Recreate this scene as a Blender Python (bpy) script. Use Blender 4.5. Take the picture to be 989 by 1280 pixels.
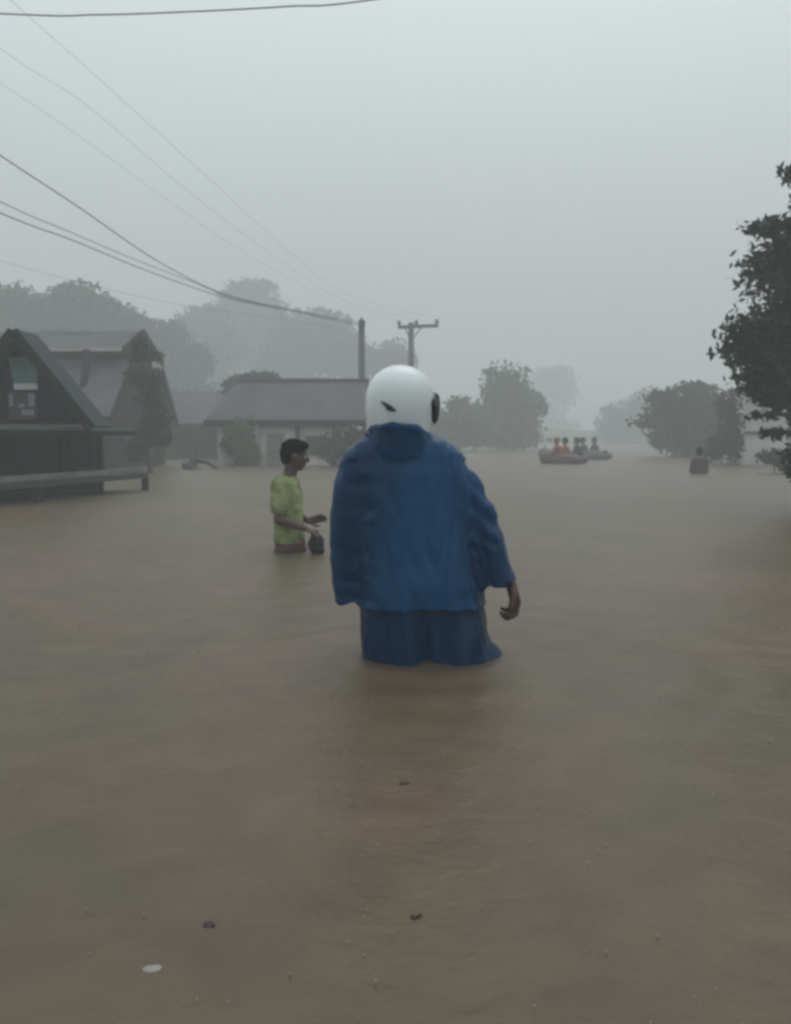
import bpy, bmesh, math, random
import numpy as np
from mathutils import Vector, Matrix, noise

for o in list(bpy.data.objects):
    bpy.data.objects.remove(o)
S = bpy.context.scene
COL = S.collection
R = math.radians

# ------------------------------------------------------------------ camera
F, CX, CY, HOR = 1100.0, 494.5, 640.0, 546.0
CAMH = 0.86                     # eye above the flood water (water is z = 0)
BED = -0.62                     # flooded road
PITCH = math.atan((CY - HOR) / F)
cam = bpy.data.cameras.new('camera')
camo = bpy.data.objects.new('camera', cam)
COL.objects.link(camo)
camo.location = (0, 0, CAMH)
camo.rotation_euler = (R(90) - PITCH, 0, 0)
cam.sensor_fit = 'VERTICAL'
cam.sensor_height = 24
cam.lens = 24 * F / 1280
cam.clip_start = 0.05
cam.clip_end = 5000
S.camera = camo

# ------------------------------------------------------------------ sky and sun (heavy rain overcast)
SUN_EL, SUN_AZ = 58, 25
w = bpy.data.worlds.new('World')
S.world = w
w.use_nodes = True
nt = w.node_tree
nt.nodes.clear()
def wn(t, **k):
    n = nt.nodes.new(t)
    for a, b in k.items():
        setattr(n, a, b)
    return n
sky = wn('ShaderNodeTexSky', sky_type='NISHITA')
sky.sun_disc = False
sky.sun_elevation = R(SUN_EL)
sky.sun_rotation = R(SUN_AZ)
sky.air_density = 1.0
sky.dust_density = 5.0
tc = wn('ShaderNodeTexCoord')
sep = wn('ShaderNodeSeparateXYZ')
mr = wn('ShaderNodeMapRange')
mr.inputs['From Min'].default_value = 0.0
mr.inputs['From Max'].default_value = 1.0
mr.inputs['To Min'].default_value = 0.0
mr.inputs['To Max'].default_value = 1.0
ramp = wn('ShaderNodeValToRGB')          # overcast sky: three times brighter overhead than at the horizon
ramp.color_ramp.elements[0].position = 0.0
ramp.color_ramp.elements[0].color = (0.34, 0.37, 0.378, 1)
ramp.color_ramp.elements[1].position = 1.0
ramp.color_ramp.elements[1].color = (1.38, 1.51, 1.54, 1)
e = ramp.color_ramp.elements.new(0.45)
e.color = (0.83, 0.92, 0.935, 1)
nz = wn('ShaderNodeTexNoise')
nz.inputs['Scale'].default_value = 1.3
nz.inputs['Detail'].default_value = 2
nzr = wn('ShaderNodeMapRange')
nzr.inputs['To Min'].default_value = 9.4
nzr.inputs['To Max'].default_value = 11.0
mul = wn('ShaderNodeVectorMath', operation='SCALE')
mix = wn('ShaderNodeMixRGB')
mix.inputs[0].default_value = 0.94
bg = wn('ShaderNodeBackground')
bg.inputs['Strength'].default_value = 0.1
out = wn('ShaderNodeOutputWorld')
L = nt.links.new
L(tc.outputs['Generated'], sep.inputs[0])
L(sep.outputs['Z'], mr.inputs['Value'])
L(mr.outputs[0], ramp.inputs[0])
L(tc.outputs['Generated'], nz.inputs['Vector'])
L(nz.outputs[0], nzr.inputs['Value'])
L(ramp.outputs[0], mul.inputs[0])
L(nzr.outputs[0], mul.inputs['Scale'])
L(sky.outputs[0], mix.inputs[1])
L(mul.outputs[0], mix.inputs[2])
L(mix.outputs[0], bg.inputs['Color'])
L(bg.outputs[0], out.inputs['Surface'])

sl = bpy.data.lights.new('sun', 'SUN')
sl.energy = 0.5
sl.angle = R(35)
sl.color = (1.0, 0.98, 0.95)
so = bpy.data.objects.new('sun', sl)
COL.objects.link(so)
so.rotation_euler = (R(90 - SUN_EL), 0, R(180 - SUN_AZ))

S.view_settings.view_transform = 'Standard'
S.view_settings.look = 'None'
S.view_settings.exposure = 0.0
S.view_settings.gamma = 1.0
S.view_settings.use_curve_mapping = False
S.cycles.volume_bounces = 2
S.cycles.max_bounces = 8
S.cycles.use_denoising = True
S.cycles.pixel_filter_type = 'BLACKMAN_HARRIS'
S.cycles.filter_width = 3.2
try:
    S.cycles.volume_step_rate = 5
except Exception:
    pass

HAZE_D = 0.0112
HAZE_C = (0.90, 0.922, 0.93)

# ------------------------------------------------------------------ helpers
def ray(px, py):
    v = Vector(((px - CX) / F, -(py - CY) / F, -1))
    v.rotate(camo.rotation_euler)
    return v
def at(px, py, Y):
    """the point at depth Y seen in direction (px, py) of the photograph"""
    v = ray(px, py)
    return Vector((0, 0, CAMH)) + v * (Y / v.y)

MATS = {}
def mat(name, col, rough=0.7, col2=None, scale=6.0, bump=0.0, bscale=30.0, metal=0.0, spec=0.5, stretch=(1, 1, 1),
        detail=4, transl=0.0, coord='Object', wave=None):
    if name in MATS:
        return MATS[name]
    m = bpy.data.materials.new(name)
    m.use_nodes = True
    t = m.node_tree
    b = t.nodes['Principled BSDF']
    o = t.nodes['Material Output']
    b.inputs['Roughness'].default_value = rough
    b.inputs['Metallic'].default_value = metal
    b.inputs['Specular IOR Level'].default_value = spec
    tcn = t.nodes.new('ShaderNodeTexCoord')
    mp = t.nodes.new('ShaderNodeMapping')
    mp.inputs['Scale'].default_value = stretch
    t.links.new(tcn.outputs[coord], mp.inputs[0])
    c4 = (*col, 1)
    if col2 is None:
        col2 = tuple(c * 0.72 for c in col)
    n = t.nodes.new('ShaderNodeTexNoise')
    n.inputs['Scale'].default_value = scale
    n.inputs['Detail'].default_value = detail
    t.links.new(mp.outputs[0], n.inputs['Vector'])
    rp = t.nodes.new('ShaderNodeMapRange')
    rp.inputs['From Min'].default_value = 0.35
    rp.inputs['From Max'].default_value = 0.65
    t.links.new(n.outputs[0], rp.inputs['Value'])
    mx = t.nodes.new('ShaderNodeMixRGB')
    mx.inputs[1].default_value = c4
    mx.inputs[2].default_value = (*col2, 1)
    t.links.new(rp.outputs[0], mx.inputs[0])
    t.links.new(mx.outputs[0], b.inputs['Base Color'])
    hgt = None
    if bump:
        n2 = t.nodes.new('ShaderNodeTexNoise')
        n2.inputs['Scale'].default_value = bscale
        n2.inputs['Detail'].default_value = 4
        t.links.new(mp.outputs[0], n2.inputs['Vector'])
        hgt = n2.outputs[0]
        if wave:
            wv = t.nodes.new('ShaderNodeTexWave')
            wv.bands_direction = wave[0]
            wv.inputs['Scale'].default_value = wave[1]
            wv.inputs['Distortion'].default_value = 0.6
            t.links.new(tcn.outputs[coord], wv.inputs['Vector'])
            ad = t.nodes.new('ShaderNodeMath')
            ad.operation = 'ADD'
            t.links.new(wv.outputs['Fac'], ad.inputs[0])
            t.links.new(hgt, ad.inputs[1])
            hgt = ad.outputs[0]
        bp = t.nodes.new('ShaderNodeBump')
        bp.inputs['Strength'].default_value = bump
        bp.inputs['Distance'].default_value = 0.02
        t.links.new(hgt, bp.inputs['Height'])
        t.links.new(bp.outputs[0], b.inputs['Normal'])
    if transl:
        tr = t.nodes.new('ShaderNodeBsdfTranslucent')
        t.links.new(mx.outputs[0], tr.inputs['Color'])
        ms = t.nodes.new('ShaderNodeMixShader')
        ms.inputs[0].default_value = transl
        t.links.new(b.outputs[0], ms.inputs[1])
        t.links.new(tr.outputs[0], ms.inputs[2])
        t.links.new(ms.outputs[0], o.inputs['Surface'])
    MATS[name] = m
    return m

def tag(o, label=None, cat=None, group=None, kind=None):
    for k, v in (('label', label), ('category', cat), ('group', group), ('kind', kind)):
        if v:
            o[k] = v
    return o
def empty(name, loc=(0, 0, 0), rz=0.0):
    o = bpy.data.objects.new(name, None)
    o.empty_display_size = 0.2
    COL.objects.link(o)
    o.location = loc
    o.rotation_euler = (0, 0, rz)
    return o
def link_mesh(name, me, m, parent=None, base=None, smooth=False):
    """mesh data is in world coordinates; base is the world position of the thing"""
    o = bpy.data.objects.new(name, me)
    COL.objects.link(o)
    if base is not None:
        me.transform(Matrix.Translation(-Vector(base)))
    if parent is not None:
        o.parent = parent
    elif base is not None:
        o.location = base
    if m is not None:
        me.materials.append(m)
    if smooth:
        me.polygons.foreach_set('use_smooth', [True] * len(me.polygons))
    return o

class MB:
    def __init__(s):
        s.bm = bmesh.new()
    def box(s, x0, x1, y0, y1, z0, z1, rot=None, piv=None):
        vs = [s.bm.verts.new(v) for v in ((x0, y0, z0), (x1, y0, z0), (x1, y1, z0), (x0, y1, z0), (x0, y0, z1), (x1, y0, z1), (x1, y1, z1), (x0, y1, z1))]
        for f in ((0, 3, 2, 1), (4, 5, 6, 7), (0, 1, 5, 4), (1, 2, 6, 5), (2, 3, 7, 6), (3, 0, 4, 7)):
            s.bm.faces.new([vs[i] for i in f])
        if rot is not None:
            bmesh.ops.rotate(s.bm, verts=vs, cent=piv, matrix=rot)
        return s
    def beam(s, p0, p1, wx, wz=None):
        """square-section bar from p0 to p1"""
        wz = wz or wx
        p0, p1 = Vector(p0), Vector(p1)
        d = (p1 - p0).normalized()
        up = Vector((0, 0, 1)) if abs(d.z) < .95 else Vector((0, 1, 0))
        a = d.cross(up).normalized() * wx / 2
        b = a.cross(d).normalized() * wz / 2
        q = [p0 - a - b, p0 + a - b, p0 + a + b, p0 - a + b, p1 - a - b, p1 + a - b, p1 + a + b, p1 - a + b]
        vs = [s.bm.verts.new(v) for v in q]
        for f in ((0, 3, 2, 1), (4, 5, 6, 7), (0, 1, 5, 4), (1, 2, 6, 5), (2, 3, 7, 6), (3, 0, 4, 7)):
            s.bm.faces.new([vs[i] for i in f])
        return s
    def prism(s, pts, off):
        """flat polygon pts extruded by vector off"""
        off = Vector(off)
        a = [s.bm.verts.new(Vector(p)) for p in pts]
        b = [s.bm.verts.new(Vector(p) + off) for p in pts]
        n = len(a)
        s.bm.faces.new(a)
        s.bm.faces.new(b[::-1])
        for i in range(n):
            s.bm.faces.new((a[i], b[i], b[(i + 1) % n], a[(i + 1) % n]))
        return s
    def tube(s, pts, rads, n=10, squash=None, cap=True):
        pts = [Vector(p) for p in pts]
        if not hasattr(rads, '__len__'):
            rads = [rads] * len(pts)
        rings = []
        ref = None
        for i, p in enumerate(pts):
            d = (pts[min(i + 1, len(pts) - 1)] - pts[max(i - 1, 0)]).normalized()
            if ref is None:
                ref = Vector((0, 1, 0)) if abs(d.y) < .9 else Vector((1, 0, 0))
            a = d.cross(ref).normalized()
            b = d.cross(a).normalized()
            ref = -b if False else ref
            r = rads[i]
            rings.append([s.bm.verts.new(p + (a * math.cos(t) + b * math.sin(t)) * r) for t in [2 * math.pi * k / n for k in range(n)]])
        for i in range(len(rings) - 1):
            for k in range(n):
                s.bm.faces.new((rings[i][k], rings[i][(k + 1) % n], rings[i + 1][(k + 1) % n], rings[i + 1][k]))
        if cap:
            s.bm.faces.new(rings[0][::-1])
            s.bm.faces.new(rings[-1])
        return s
    def capsule(s, p0, r0, p1, r1, n=14):
        """tapered capsule with round ends"""
        p0, p1 = Vector(p0), Vector(p1)
        d = p1 - p0
        ln = d.length or 1e-6
        d = d / ln
        pts, rr = [], []
        for k in range(5):
            a = (math.pi / 2) * (1 - (k + .35) / 5)
            pts.append(p0 - d * r0 * math.sin(a)); rr.append(r0 * math.cos(a))
        for k in range(4):
            t = k / 3
            pts.append(p0 + d * ln * t); rr.append(r0 + (r1 - r0) * t)
        for k in range(5):
            a = (math.pi / 2) * ((k + .65) / 5)
            pts.append(p1 + d * r1 * math.sin(a)); rr.append(r1 * math.cos(a))
        return s.tube(pts, rr, n)
    def chain(s, pts, rads):
        for i in range(len(pts) - 1):
            s.capsule(pts[i], rads[i], pts[i + 1], rads[i + 1])
        return s
    def ellipsoid(s, c, rx, ry, rz, M=None):
        r = bmesh.ops.create_uvsphere(s.bm, u_segments=20, v_segments=12, radius=1)
        m = Matrix.Translation(Vector(c)) @ (M.to_4x4() if M else Matrix()) @ Matrix.Diagonal((rx, ry, rz, 1))
        bmesh.ops.transform(s.bm, verts=r['verts'], matrix=m)
        return s
    def loft(s, rings, n=36, power=2.3):
        """closed loft of horizontal superellipses: (cx, cy, z, hx, hy)"""
        rs = []
        for (cx, cy, z, hx, hy) in rings:
            v = []
            for k in range(n):
                t = 2 * math.pi * k / n
                c, q = math.cos(t), math.sin(t)
                v.append(s.bm.verts.new((cx + hx * math.copysign(abs(c) ** (2 / power), c), cy + hy * math.copysign(abs(q) ** (2 / power), q), z)))
            rs.append(v)
        for i in range(len(rs) - 1):
            for k in range(n):
                s.bm.faces.new((rs[i][k], rs[i][(k + 1) % n], rs[i + 1][(k + 1) % n], rs[i + 1][k]))
        s.bm.faces.new(rs[0][::-1]); s.bm.faces.new(rs[-1])
        return s
    def mesh(s, name='m'):
        bmesh.ops.recalc_face_normals(s.bm, faces=s.bm.faces)
        me = bpy.data.meshes.new(name)
        s.bm.to_mesh(me)
        s.bm.free()
        return me
    def build(s, name, m, parent=None, base=None, smooth=False, bevel=0):
        o = link_mesh(name, s.mesh(name), m, parent, base, smooth)
        if bevel:
            b = o.modifiers.new('b', 'BEVEL'); b.width = bevel; b.segments = 2; b.limit_method = 'ANGLE'
        return o
    def fuse(s, voxel, smooth=4, factor=0.5):
        """voxel union of everything in this builder, as one continuous mesh"""
        me = s.mesh('fuse')
        o = bpy.data.objects.new('fuse', me)
        COL.objects.link(o)
        r = o.modifiers.new('r', 'REMESH'); r.mode = 'VOXEL'; r.voxel_size = voxel
        if smooth:
            q = o.modifiers.new('s', 'SMOOTH'); q.iterations = smooth; q.factor = factor
        dg = bpy.context.evaluated_depsgraph_get()
        dg.update()
        res = bpy.data.meshes.new_from_object(o.evaluated_get(dg))
        bpy.data.objects.remove(o)
        bpy.data.meshes.remove(me)
        return res

def displace(me, fn):
    n = len(me.vertices)
    co = np.empty(n * 3); me.vertices.foreach_get('co', co); co = co.reshape(-1, 3)
    no = np.empty(n * 3); me.vertices.foreach_get('normal', no); no = no.reshape(-1, 3)
    d = np.array([fn(Vector(c), Vector(q)) for c, q in zip(co, no)])
    co = co + no * d[:, None]
    me.vertices.foreach_set('co', co.ravel())
    me.update()

# ------------------------------------------------------------------ materials
M_skin = mat('skin', (0.085, 0.042, 0.030), .6, (0.062, 0.032, 0.023), 12, .15, 90)
M_skin_far = mat('skin_far', (0.16, 0.09, 0.06), .6)
M_hair = mat('black_hair', (0.006, 0.0055, 0.0055), .8, None, 40, .5, 120, spec=.1)
M_coat = mat('blue_raincoat_plastic', (0.0003, 0.074, 0.195), .25, (0.0002, 0.032, 0.095), 3, .6, 12, transl=.2, spec=.22, stretch=(1, 1, .4))
for _n in M_coat.node_tree.nodes:      # light coming through the thin plastic is a clearer blue
    if _n.type == 'BSDF_TRANSLUCENT':
        M_coat.node_tree.links.remove(_n.inputs['Color'].links[0])
        _n.inputs['Color'].default_value = (0.004, 0.22, 0.55, 1)
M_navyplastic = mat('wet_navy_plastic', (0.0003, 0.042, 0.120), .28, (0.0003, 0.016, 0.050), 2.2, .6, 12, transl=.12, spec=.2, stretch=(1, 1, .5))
M_dark = mat('black_plastic', (0.012, 0.014, 0.016), .35)
M_helmet = mat('white_helmet_shell', (0.70, 0.74, 0.75), .28, (0.62, 0.66, 0.67), 5)
M_decal = mat('dark_decal', (0.02, 0.03, 0.035), .5)
M_dtrouser = mat('dark_cloth', (0.02, 0.025, 0.035), .9)
M_white = mat('eye_white', (0.6, 0.58, 0.55), .3)

# ------------------------------------------------------------------ ground, water, hills
def sheet(name, xs, ys, zf, m):
    vv = [(x, y, zf(x, y)) for y in ys for x in xs]
    nx = len(xs)
    ff = [(j * nx + i, j * nx + i + 1, (j + 1) * nx + i + 1, (j + 1) * nx + i) for j in range(len(ys) - 1) for i in range(nx - 1)]
    me = bpy.data.meshes.new(name)
    me.from_pydata(vv, [], ff)
    o = link_mesh(name, me, m, smooth=True)
    tag(o, kind='structure')
    return o
M_mud = mat('mud', (0.16, 0.12, 0.085), .9, (0.11, 0.085, 0.06), .6, .4, 8)
gx = [-1800, -600, -200, -80] + list(range(-60, 61, 3)) + [80, 200, 600, 1800]
gy = [-1800, -300, -60] + list(range(-20, 131, 3)) + [200, 500, 2200]
def ground_z(x, y):
    t = min(1, max(0, (y - 12) / 8))
    return BED - 0.48 * t * t * (3 - 2 * t) + 0.02 * noise.noise(Vector((x * .3, y * .3, 0)))
sheet('ground', gx, gy, ground_z, M_mud)
M_road = mat('asphalt_under_water', (0.05, 0.048, 0.045), .9, None, 3, .3, 60)
sheet('road', [-2.6, 0, 2.6], list(range(-20, 12, 2)), lambda x, y: BED + .03, M_road)

man_c = at(540, 825, 3.4)
boy_c = at(363, 690, 6.6)
def water_z(x, y):
    r = math.hypot(x, y)
    z = 0.0
    fade = 1 / (1 + (r / 22.0) ** 2)
    p = Vector((x * .55, y * 1.15, 0))
    z += 0.010 * noise.noise(p) * fade
    z += 0.006 * noise.noise(Vector((x * 1.7 + 9, y * 3.4, 3))) * fade
    if r < 14:
        z += 0.0028 * noise.noise(Vector((x * 6, y * 9, 7))) * fade
    for (c, a, sp, rad) in ((man_c, .014, 22, .23), (boy_c, .009, 26, .14)):
        dx, dy = x - c.x, y - c.y
        d = math.hypot(dx / 1.1, dy) - rad
        if -0.3 < d < 2.2:
            ang = math.atan2(dy, dx)
            k = max(0, 1 - abs(d) / 2.2) ** 2
            z += a * k * math.sin(sp * d + 1.5 * noise.noise(Vector((ang * 1.5, d, 1)))) * (.6 + .5 * noise.noise(Vector((ang * 2, d * 2, 5))))
    # low wash drifting away to the right of the wader
    dx, dy = x - 1.15, y - 3.55
    z += .011 * math.exp(-(dx / .9) ** 2 - (dy / .28) ** 2) * math.sin(dy * 26 + dx * 3)
    dx, dy = x - 1.55, y - 5.4
    z -= .012 * math.exp(-(dx / .5) ** 2 - (dy / .12) ** 2)
    return z
def make_water():
    na = 760
    rad = [0.02]
    while rad[-1] < 2400:
        r = rad[-1]
        rad.append(r + max(.022 if r < 5 else 0, r * (.0105 if r < 30 else .05)) if r > .6 else r + .08)
    vv, ff = [], []
    for r in rad:
        for k in range(na):
            # finer spacing ahead, coarser behind
            u = k / na * 2 - 1
            a = math.pi * (0.35 * u + 0.65 * u ** 3)
            x, y = r * math.sin(a), r * math.cos(a)
            vv.append((x, y, water_z(x, y) if r < 60 else 0))
    for j in range(len(rad) - 1):
        for k in range(na):
            k2 = (k + 1) % na
            ff.append((j * na + k, (j + 1) * na + k, (j + 1) * na + k2, j * na + k2))
    ff.append(tuple(range(na)))
    me = bpy.data.meshes.new('water')
    me.from_pydata(vv, [], ff)
    m = bpy.data.materials.new('flood_water')
    m.use_nodes = True
    t = m.node_tree
    b = t.nodes['Principled BSDF']
    tcn = t.nodes.new('ShaderNodeTexCoord')
    def N(scale, detail, st=(1, 1, 1), dist=0):
        mp = t.nodes.new('ShaderNodeMapping'); mp.inputs['Scale'].default_value = st
        n = t.nodes.new('ShaderNodeTexNoise')
        n.inputs['Scale'].default_value = scale; n.inputs['Detail'].default_value = detail
        n.inputs['Distortion'].default_value = dist
        t.links.new(tcn.outputs['Object'], mp.inputs[0]); t.links.new(mp.outputs[0], n.inputs['Vector'])
        return n.outputs[0]
    mx = t.nodes.new('ShaderNodeMixRGB')
    mx.inputs[1].default_value = (0.090, 0.070, 0.041, 1)
    mx.inputs[2].default_value = (0.120, 0.081, 0.052, 1)
    rp = t.nodes.new('ShaderNodeMapRange')
    rp.inputs['From Min'].default_value = .36; rp.inputs['From Max'].default_value = .66
    t.links.new(N(.75, 3, (1, .8, 1), .8), rp.inputs['Value'])
    t.links.new(rp.outputs[0], mx.inputs[0])
    # suspended silt, small clouds of it
    mx2 = t.nodes.new('ShaderNodeMixRGB'); mx2.blend_type = 'MULTIPLY'
    mx2.inputs[0].default_value = 1
    rp2 = t.nodes.new('ShaderNodeMapRange')
    rp2.inputs['From Min'].default_value = .3; rp2.inputs['From Max'].default_value = .7
    rp2.inputs['To Min'].default_value = .86; rp2.inputs['To Max'].default_value = 1.1
    t.links.new(N(5, 5, (1, 1, 1), .5), rp2.inputs['Value'])
    t.links.new(mx.outputs[0], mx2.inputs[1]); t.links.new(rp2.outputs[0], mx2.inputs[2])
    t.links.new(mx2.outputs[0], b.inputs['Base Color'])
    b.inputs['Roughness'].default_value = .42
    b.inputs['IOR'].default_value = 1.33
    b.inputs['Specular IOR Level'].default_value = .5
    # rain-struck surface: two sizes of ripples
    a1 = t.nodes.new('ShaderNodeBump'); a1.inputs['Strength'].default_value = .6; a1.inputs['Distance'].default_value = .012
    t.links.new(N(9, 4, (1, 1.5, 1), .6), a1.inputs['Height'])
    a2 = t.nodes.new('ShaderNodeBump'); a2.inputs['Strength'].default_value = .6; a2.inputs['Distance'].default_value = .004
    t.links.new(N(46, 3), a2.inputs['Height'])
    t.links.new(a1.outputs[0], a2.inputs['Normal'])
    t.links.new(a2.outputs[0], b.inputs['Normal'])
    o = link_mesh('water', me, m, smooth=True)
    tag(o, kind='structure')
make_water()

# low wooded rise behind the village
M_hill = mat('hill_scrub', (0.05, 0.075, 0.045), .95, (0.03, 0.05, 0.03), .5, .8, 3)
def hill_z(x, y):
    a = 15.5 * math.exp(-((x + 36) / 41) ** 2 - ((y - 124) / 18) ** 2)
    b = 2.0 * math.exp(-((x - 34) / 24) ** 2 - ((y - 120) / 16) ** 2)
    return a + b - 1.6 + 0.5 * noise.noise(Vector((x * .15, y * .15, 0)))
sheet('hills', [i * 3 - 150 for i in range(90)], [70 + i * 3 for i in range(40)], hill_z, M_hill)

# ------------------------------------------------------------------ trees
rng = np.random.default_rng(7)
def leaf_mesh(name, blobs, n, size, clumps=10, shell=.35, droop=.3):
    """blobs: list of (center Vector, rx, ry, rz). n leaves in all, grouped in clumps inside the blobs"""
    vol = np.array([b[1] * b[2] * b[3] for b in blobs]) ** .75
    vol /= vol.sum()
    P = []
    for b, v in zip(blobs, vol):
        k = max(20, int(n * v))
        c = np.array(b[0]); r = np.array(b[1:4])
        nc = max(4, int(clumps * (1 + 2 * v)))
        d = rng.normal(size=(nc, 3)); d /= np.linalg.norm(d, axis=1)[:, None]
        cen = d * (rng.random((nc, 1)) ** shell) * .85
        idx = rng.integers(0, nc, k)
        spread = .15 + .30 * rng.random(nc)
        q = cen[idx] + rng.normal(size=(k, 3)) * spread[idx][:, None]
        ln = np.linalg.norm(q, axis=1)
        q = q * np.minimum(1, 1.3 / np.maximum(ln, 1e-6))[:, None]
        P.append(c + q * r)
    P = np.vstack(P)
    k = len(P)
    a = rng.normal(size=(k, 3)); a[:, 2] -= droop; a /= np.linalg.norm(a, axis=1)[:, None]
    b = rng.normal(size=(k, 3)); b -= (b * a).sum(1)[:, None] * a; b /= np.linalg.norm(b, axis=1)[:, None]
    sz = size * (.55 + .9 * rng.random((k, 1)))
    a = a * sz; b = b * sz * .42
    V = np.stack([P - a, P + b, P + a, P - b], 1).reshape(-1, 3)
    me = bpy.data.meshes.new(name)
    me.vertices.add(4 * k); me.vertices.foreach_set('co', V.ravel())
    me.loops.add(4 * k); me.loops.foreach_set('vertex_index', np.arange(4 * k))
    me.polygons.add(k); me.polygons.foreach_set('loop_start', np.arange(k) * 4)
    try:
        me.polygons.foreach_set('loop_total', np.full(k, 4))
    except Exception:
        pass
    me.update()
    me.validate()
    return me
def leafmat(name, c, c2, s=1.2):
    return mat(name, c, .6, c2, s, transl=.2, spec=.2)
M_leafA = leafmat('leaf_dark_green', (0.022, 0.045, 0.028), (0.012, 0.026, 0.018))
M_leafB = leafmat('leaf_mid_green', (0.045, 0.075, 0.035), (0.025, 0.045, 0.024))
M_leafC = leafmat('leaf_yellow_green', (0.11, 0.15, 0.045), (0.06, 0.10, 0.035))
M_bark = mat('bark', (0.07, 0.055, 0.042), .9, (0.04, 0.032, 0.026), 8, .8, 20, stretch=(1, 1, .3))

def tree(label, Y, blobs, n, size, m, base_px=None, cat='tree', group=None, name='tree', trunk_r=.2, deep=.8, clumps=10):
    """blobs in photo pixels (px, py, rx, ry[, dY]) at depth Y"""
    B = []
    for b in blobs:
        y = Y + (b[4] if len(b) > 4 else 0)
        s = F / y
        c = at(b[0], b[1], y)
        rx, rz = b[2] / s, b[3] / s
        B.append((c, rx, max(.25 * rx, deep * (rx + rz) / 2), rz))
    bx = at(base_px if base_px else sum(b[0] * b[2] for b in blobs) / sum(b[2] for b in blobs), HOR, Y).x
    gz = ground_z(bx, Y) if Y < 72 or Y > 180 else max(ground_z(bx, Y), hill_z(bx, Y)) - .2
    root = empty(name, (bx, Y, gz))
    tag(root, label, cat, group)
    top = max(B, key=lambda b: b[0].z)
    t = MB()
    mid = Vector((bx + (top[0].x - bx) * .5, (Y + top[0].y) / 2, gz + (top[0].z - gz) * .55))
    b0 = Vector((bx, Y, gz))
    pts = [b0, b0.lerp(mid, .5) + Vector((.05, 0, 0)), mid, mid.lerp(top[0], .6), top[0]]
    t.tube(pts, [trunk_r * 1.2, trunk_r * .9, trunk_r * .7, trunk_r * .42, trunk_r * .15], 9)
    for b in B:
        if b is top:
            continue
        st = b0.lerp(mid, .55 + .4 * random.random())
        e_ = b[0]
        md = st.lerp(e_, .5) + Vector((0, 0, .1 * (e_ - st).length))
        t.tube([st, md, e_], [trunk_r * .45, trunk_r * .28, trunk_r * .08], 7)
    t.build('trunk', M_bark, root, (bx, Y, gz), True)
    me = leaf_mesh('crown', B, n, size, clumps)
    link_mesh('crown', me, m, root, (bx, Y, gz))
    return root
random.seed(4)
# near tree leaning in at the right
tree('dark leafy tree close on the right overhanging the water in front of the pale wall', 10.5,
     [(992, 215, 14, 12), (962, 284, 34, 11), (985, 305, 40, 22), (968, 335, 44, 30, .4), (1000, 360, 45, 50), (990, 400, 60, 40, .5),
      (935, 415, 34, 16, -.2), (955, 440, 50, 26), (915, 438, 20, 8), (985, 460, 50, 40, .4), (950, 478, 38, 16), (970, 498, 30, 15),
      (955, 518, 18, 7), (1004, 520, 18, 46), (972, 541, 26, 7), (1000, 570, 22, 25, -.2), (1060, 300, 60, 80), (1070, 450, 70, 90, .6), (1130, 380, 70, 90)],
     20000, .058, M_leafA, base_px=1018, trunk_r=.11, deep=.8, clumps=16)
# tree mass at right
tree('broad dark tree between the misty road and the pale concrete wall', 38,
     [(868, 510, 50, 15), (905, 515, 28, 30), (868, 486, 26, 7), (815, 526, 26, 7), (826, 498, 22, 8), (845, 535, 36, 22), (905, 550, 30, 28), (870, 550, 30, 24, 1), (828, 548, 14, 12), (880, 562, 44, 12), (918, 535, 20, 40)],
     15000, .15, M_leafA, base_px=885, trunk_r=.22, clumps=12)
tree('pale faded tree left of the broad dark one across the flood', 105,
     [(790, 520, 26, 20), (770, 535, 22, 18), (815, 515, 24, 24), (765, 515, 12, 8), (790, 546, 34, 9)], 6000, .34, M_leafB, trunk_r=.25)
# centre
tree('tall rounded tree standing right of the helmet across the water', 58,
     [(634, 478, 26, 24), (650, 503, 24, 14), (636, 510, 36, 22), (610, 520, 24, 18), (640, 538, 34, 18), (664, 508, 14, 8), (606, 545, 26, 12), (635, 552, 44, 9)],
     9000, .2, M_leafB, trunk_r=.25)
tree('low bushy tree just right of the helmet beside the rounded tree', 54,
     [(575, 508, 16, 11), (560, 530, 26, 22), (588, 530, 24, 20), (550, 552, 26, 14), (590, 550, 24, 10)], 7000, .18, M_leafB, trunk_r=.18)
tree('very faint distant tree behind the boats', 175,
     [(690, 470, 28, 10), (672, 490, 24, 20), (700, 492, 18, 20), (680, 525, 30, 24), (705, 540, 18, 14)], 5000, .5, M_leafB, trunk_r=.35)
# hillside left, two rows
G = 'trees on the wooded rise behind the houses'
def T(label, Y, blobs, n=9000, size=.28):
    tree(label, Y, blobs, n, size, M_leafB if random.random() < .6 else M_leafA, group=G, trunk_r=.28)
T('round grey tree crown at the left edge above the poster hut', 60, [(10, 378, 36, 22), (-30, 385, 40, 28), (30, 395, 30, 20), (0, 415, 60, 26), (-60, 420, 40, 40)])
T('bushy tree crown above the ridge of the two-tier roof', 62, [(95, 376, 34, 18), (70, 392, 30, 18), (118, 392, 28, 18), (85, 415, 50, 22), (96, 362, 12, 7)])
T('sloping tree crown falling toward the gable of the two-tier roof', 66, [(150, 398, 30, 16), (170, 415, 26, 16), (140, 425, 40, 22), (185, 440, 24, 22)])
T('lower dark tree right behind the tiered gable', 70, [(215, 425, 24, 20), (200, 450, 30, 24), (240, 450, 24, 20), (225, 478, 40, 22)])
T('pale tree crown where the overhead wires meet', 100, [(255, 402, 30, 16), (240, 425, 30, 20), (270, 430, 34, 22), (250, 460, 40, 26)], 8000, .36)
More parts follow.
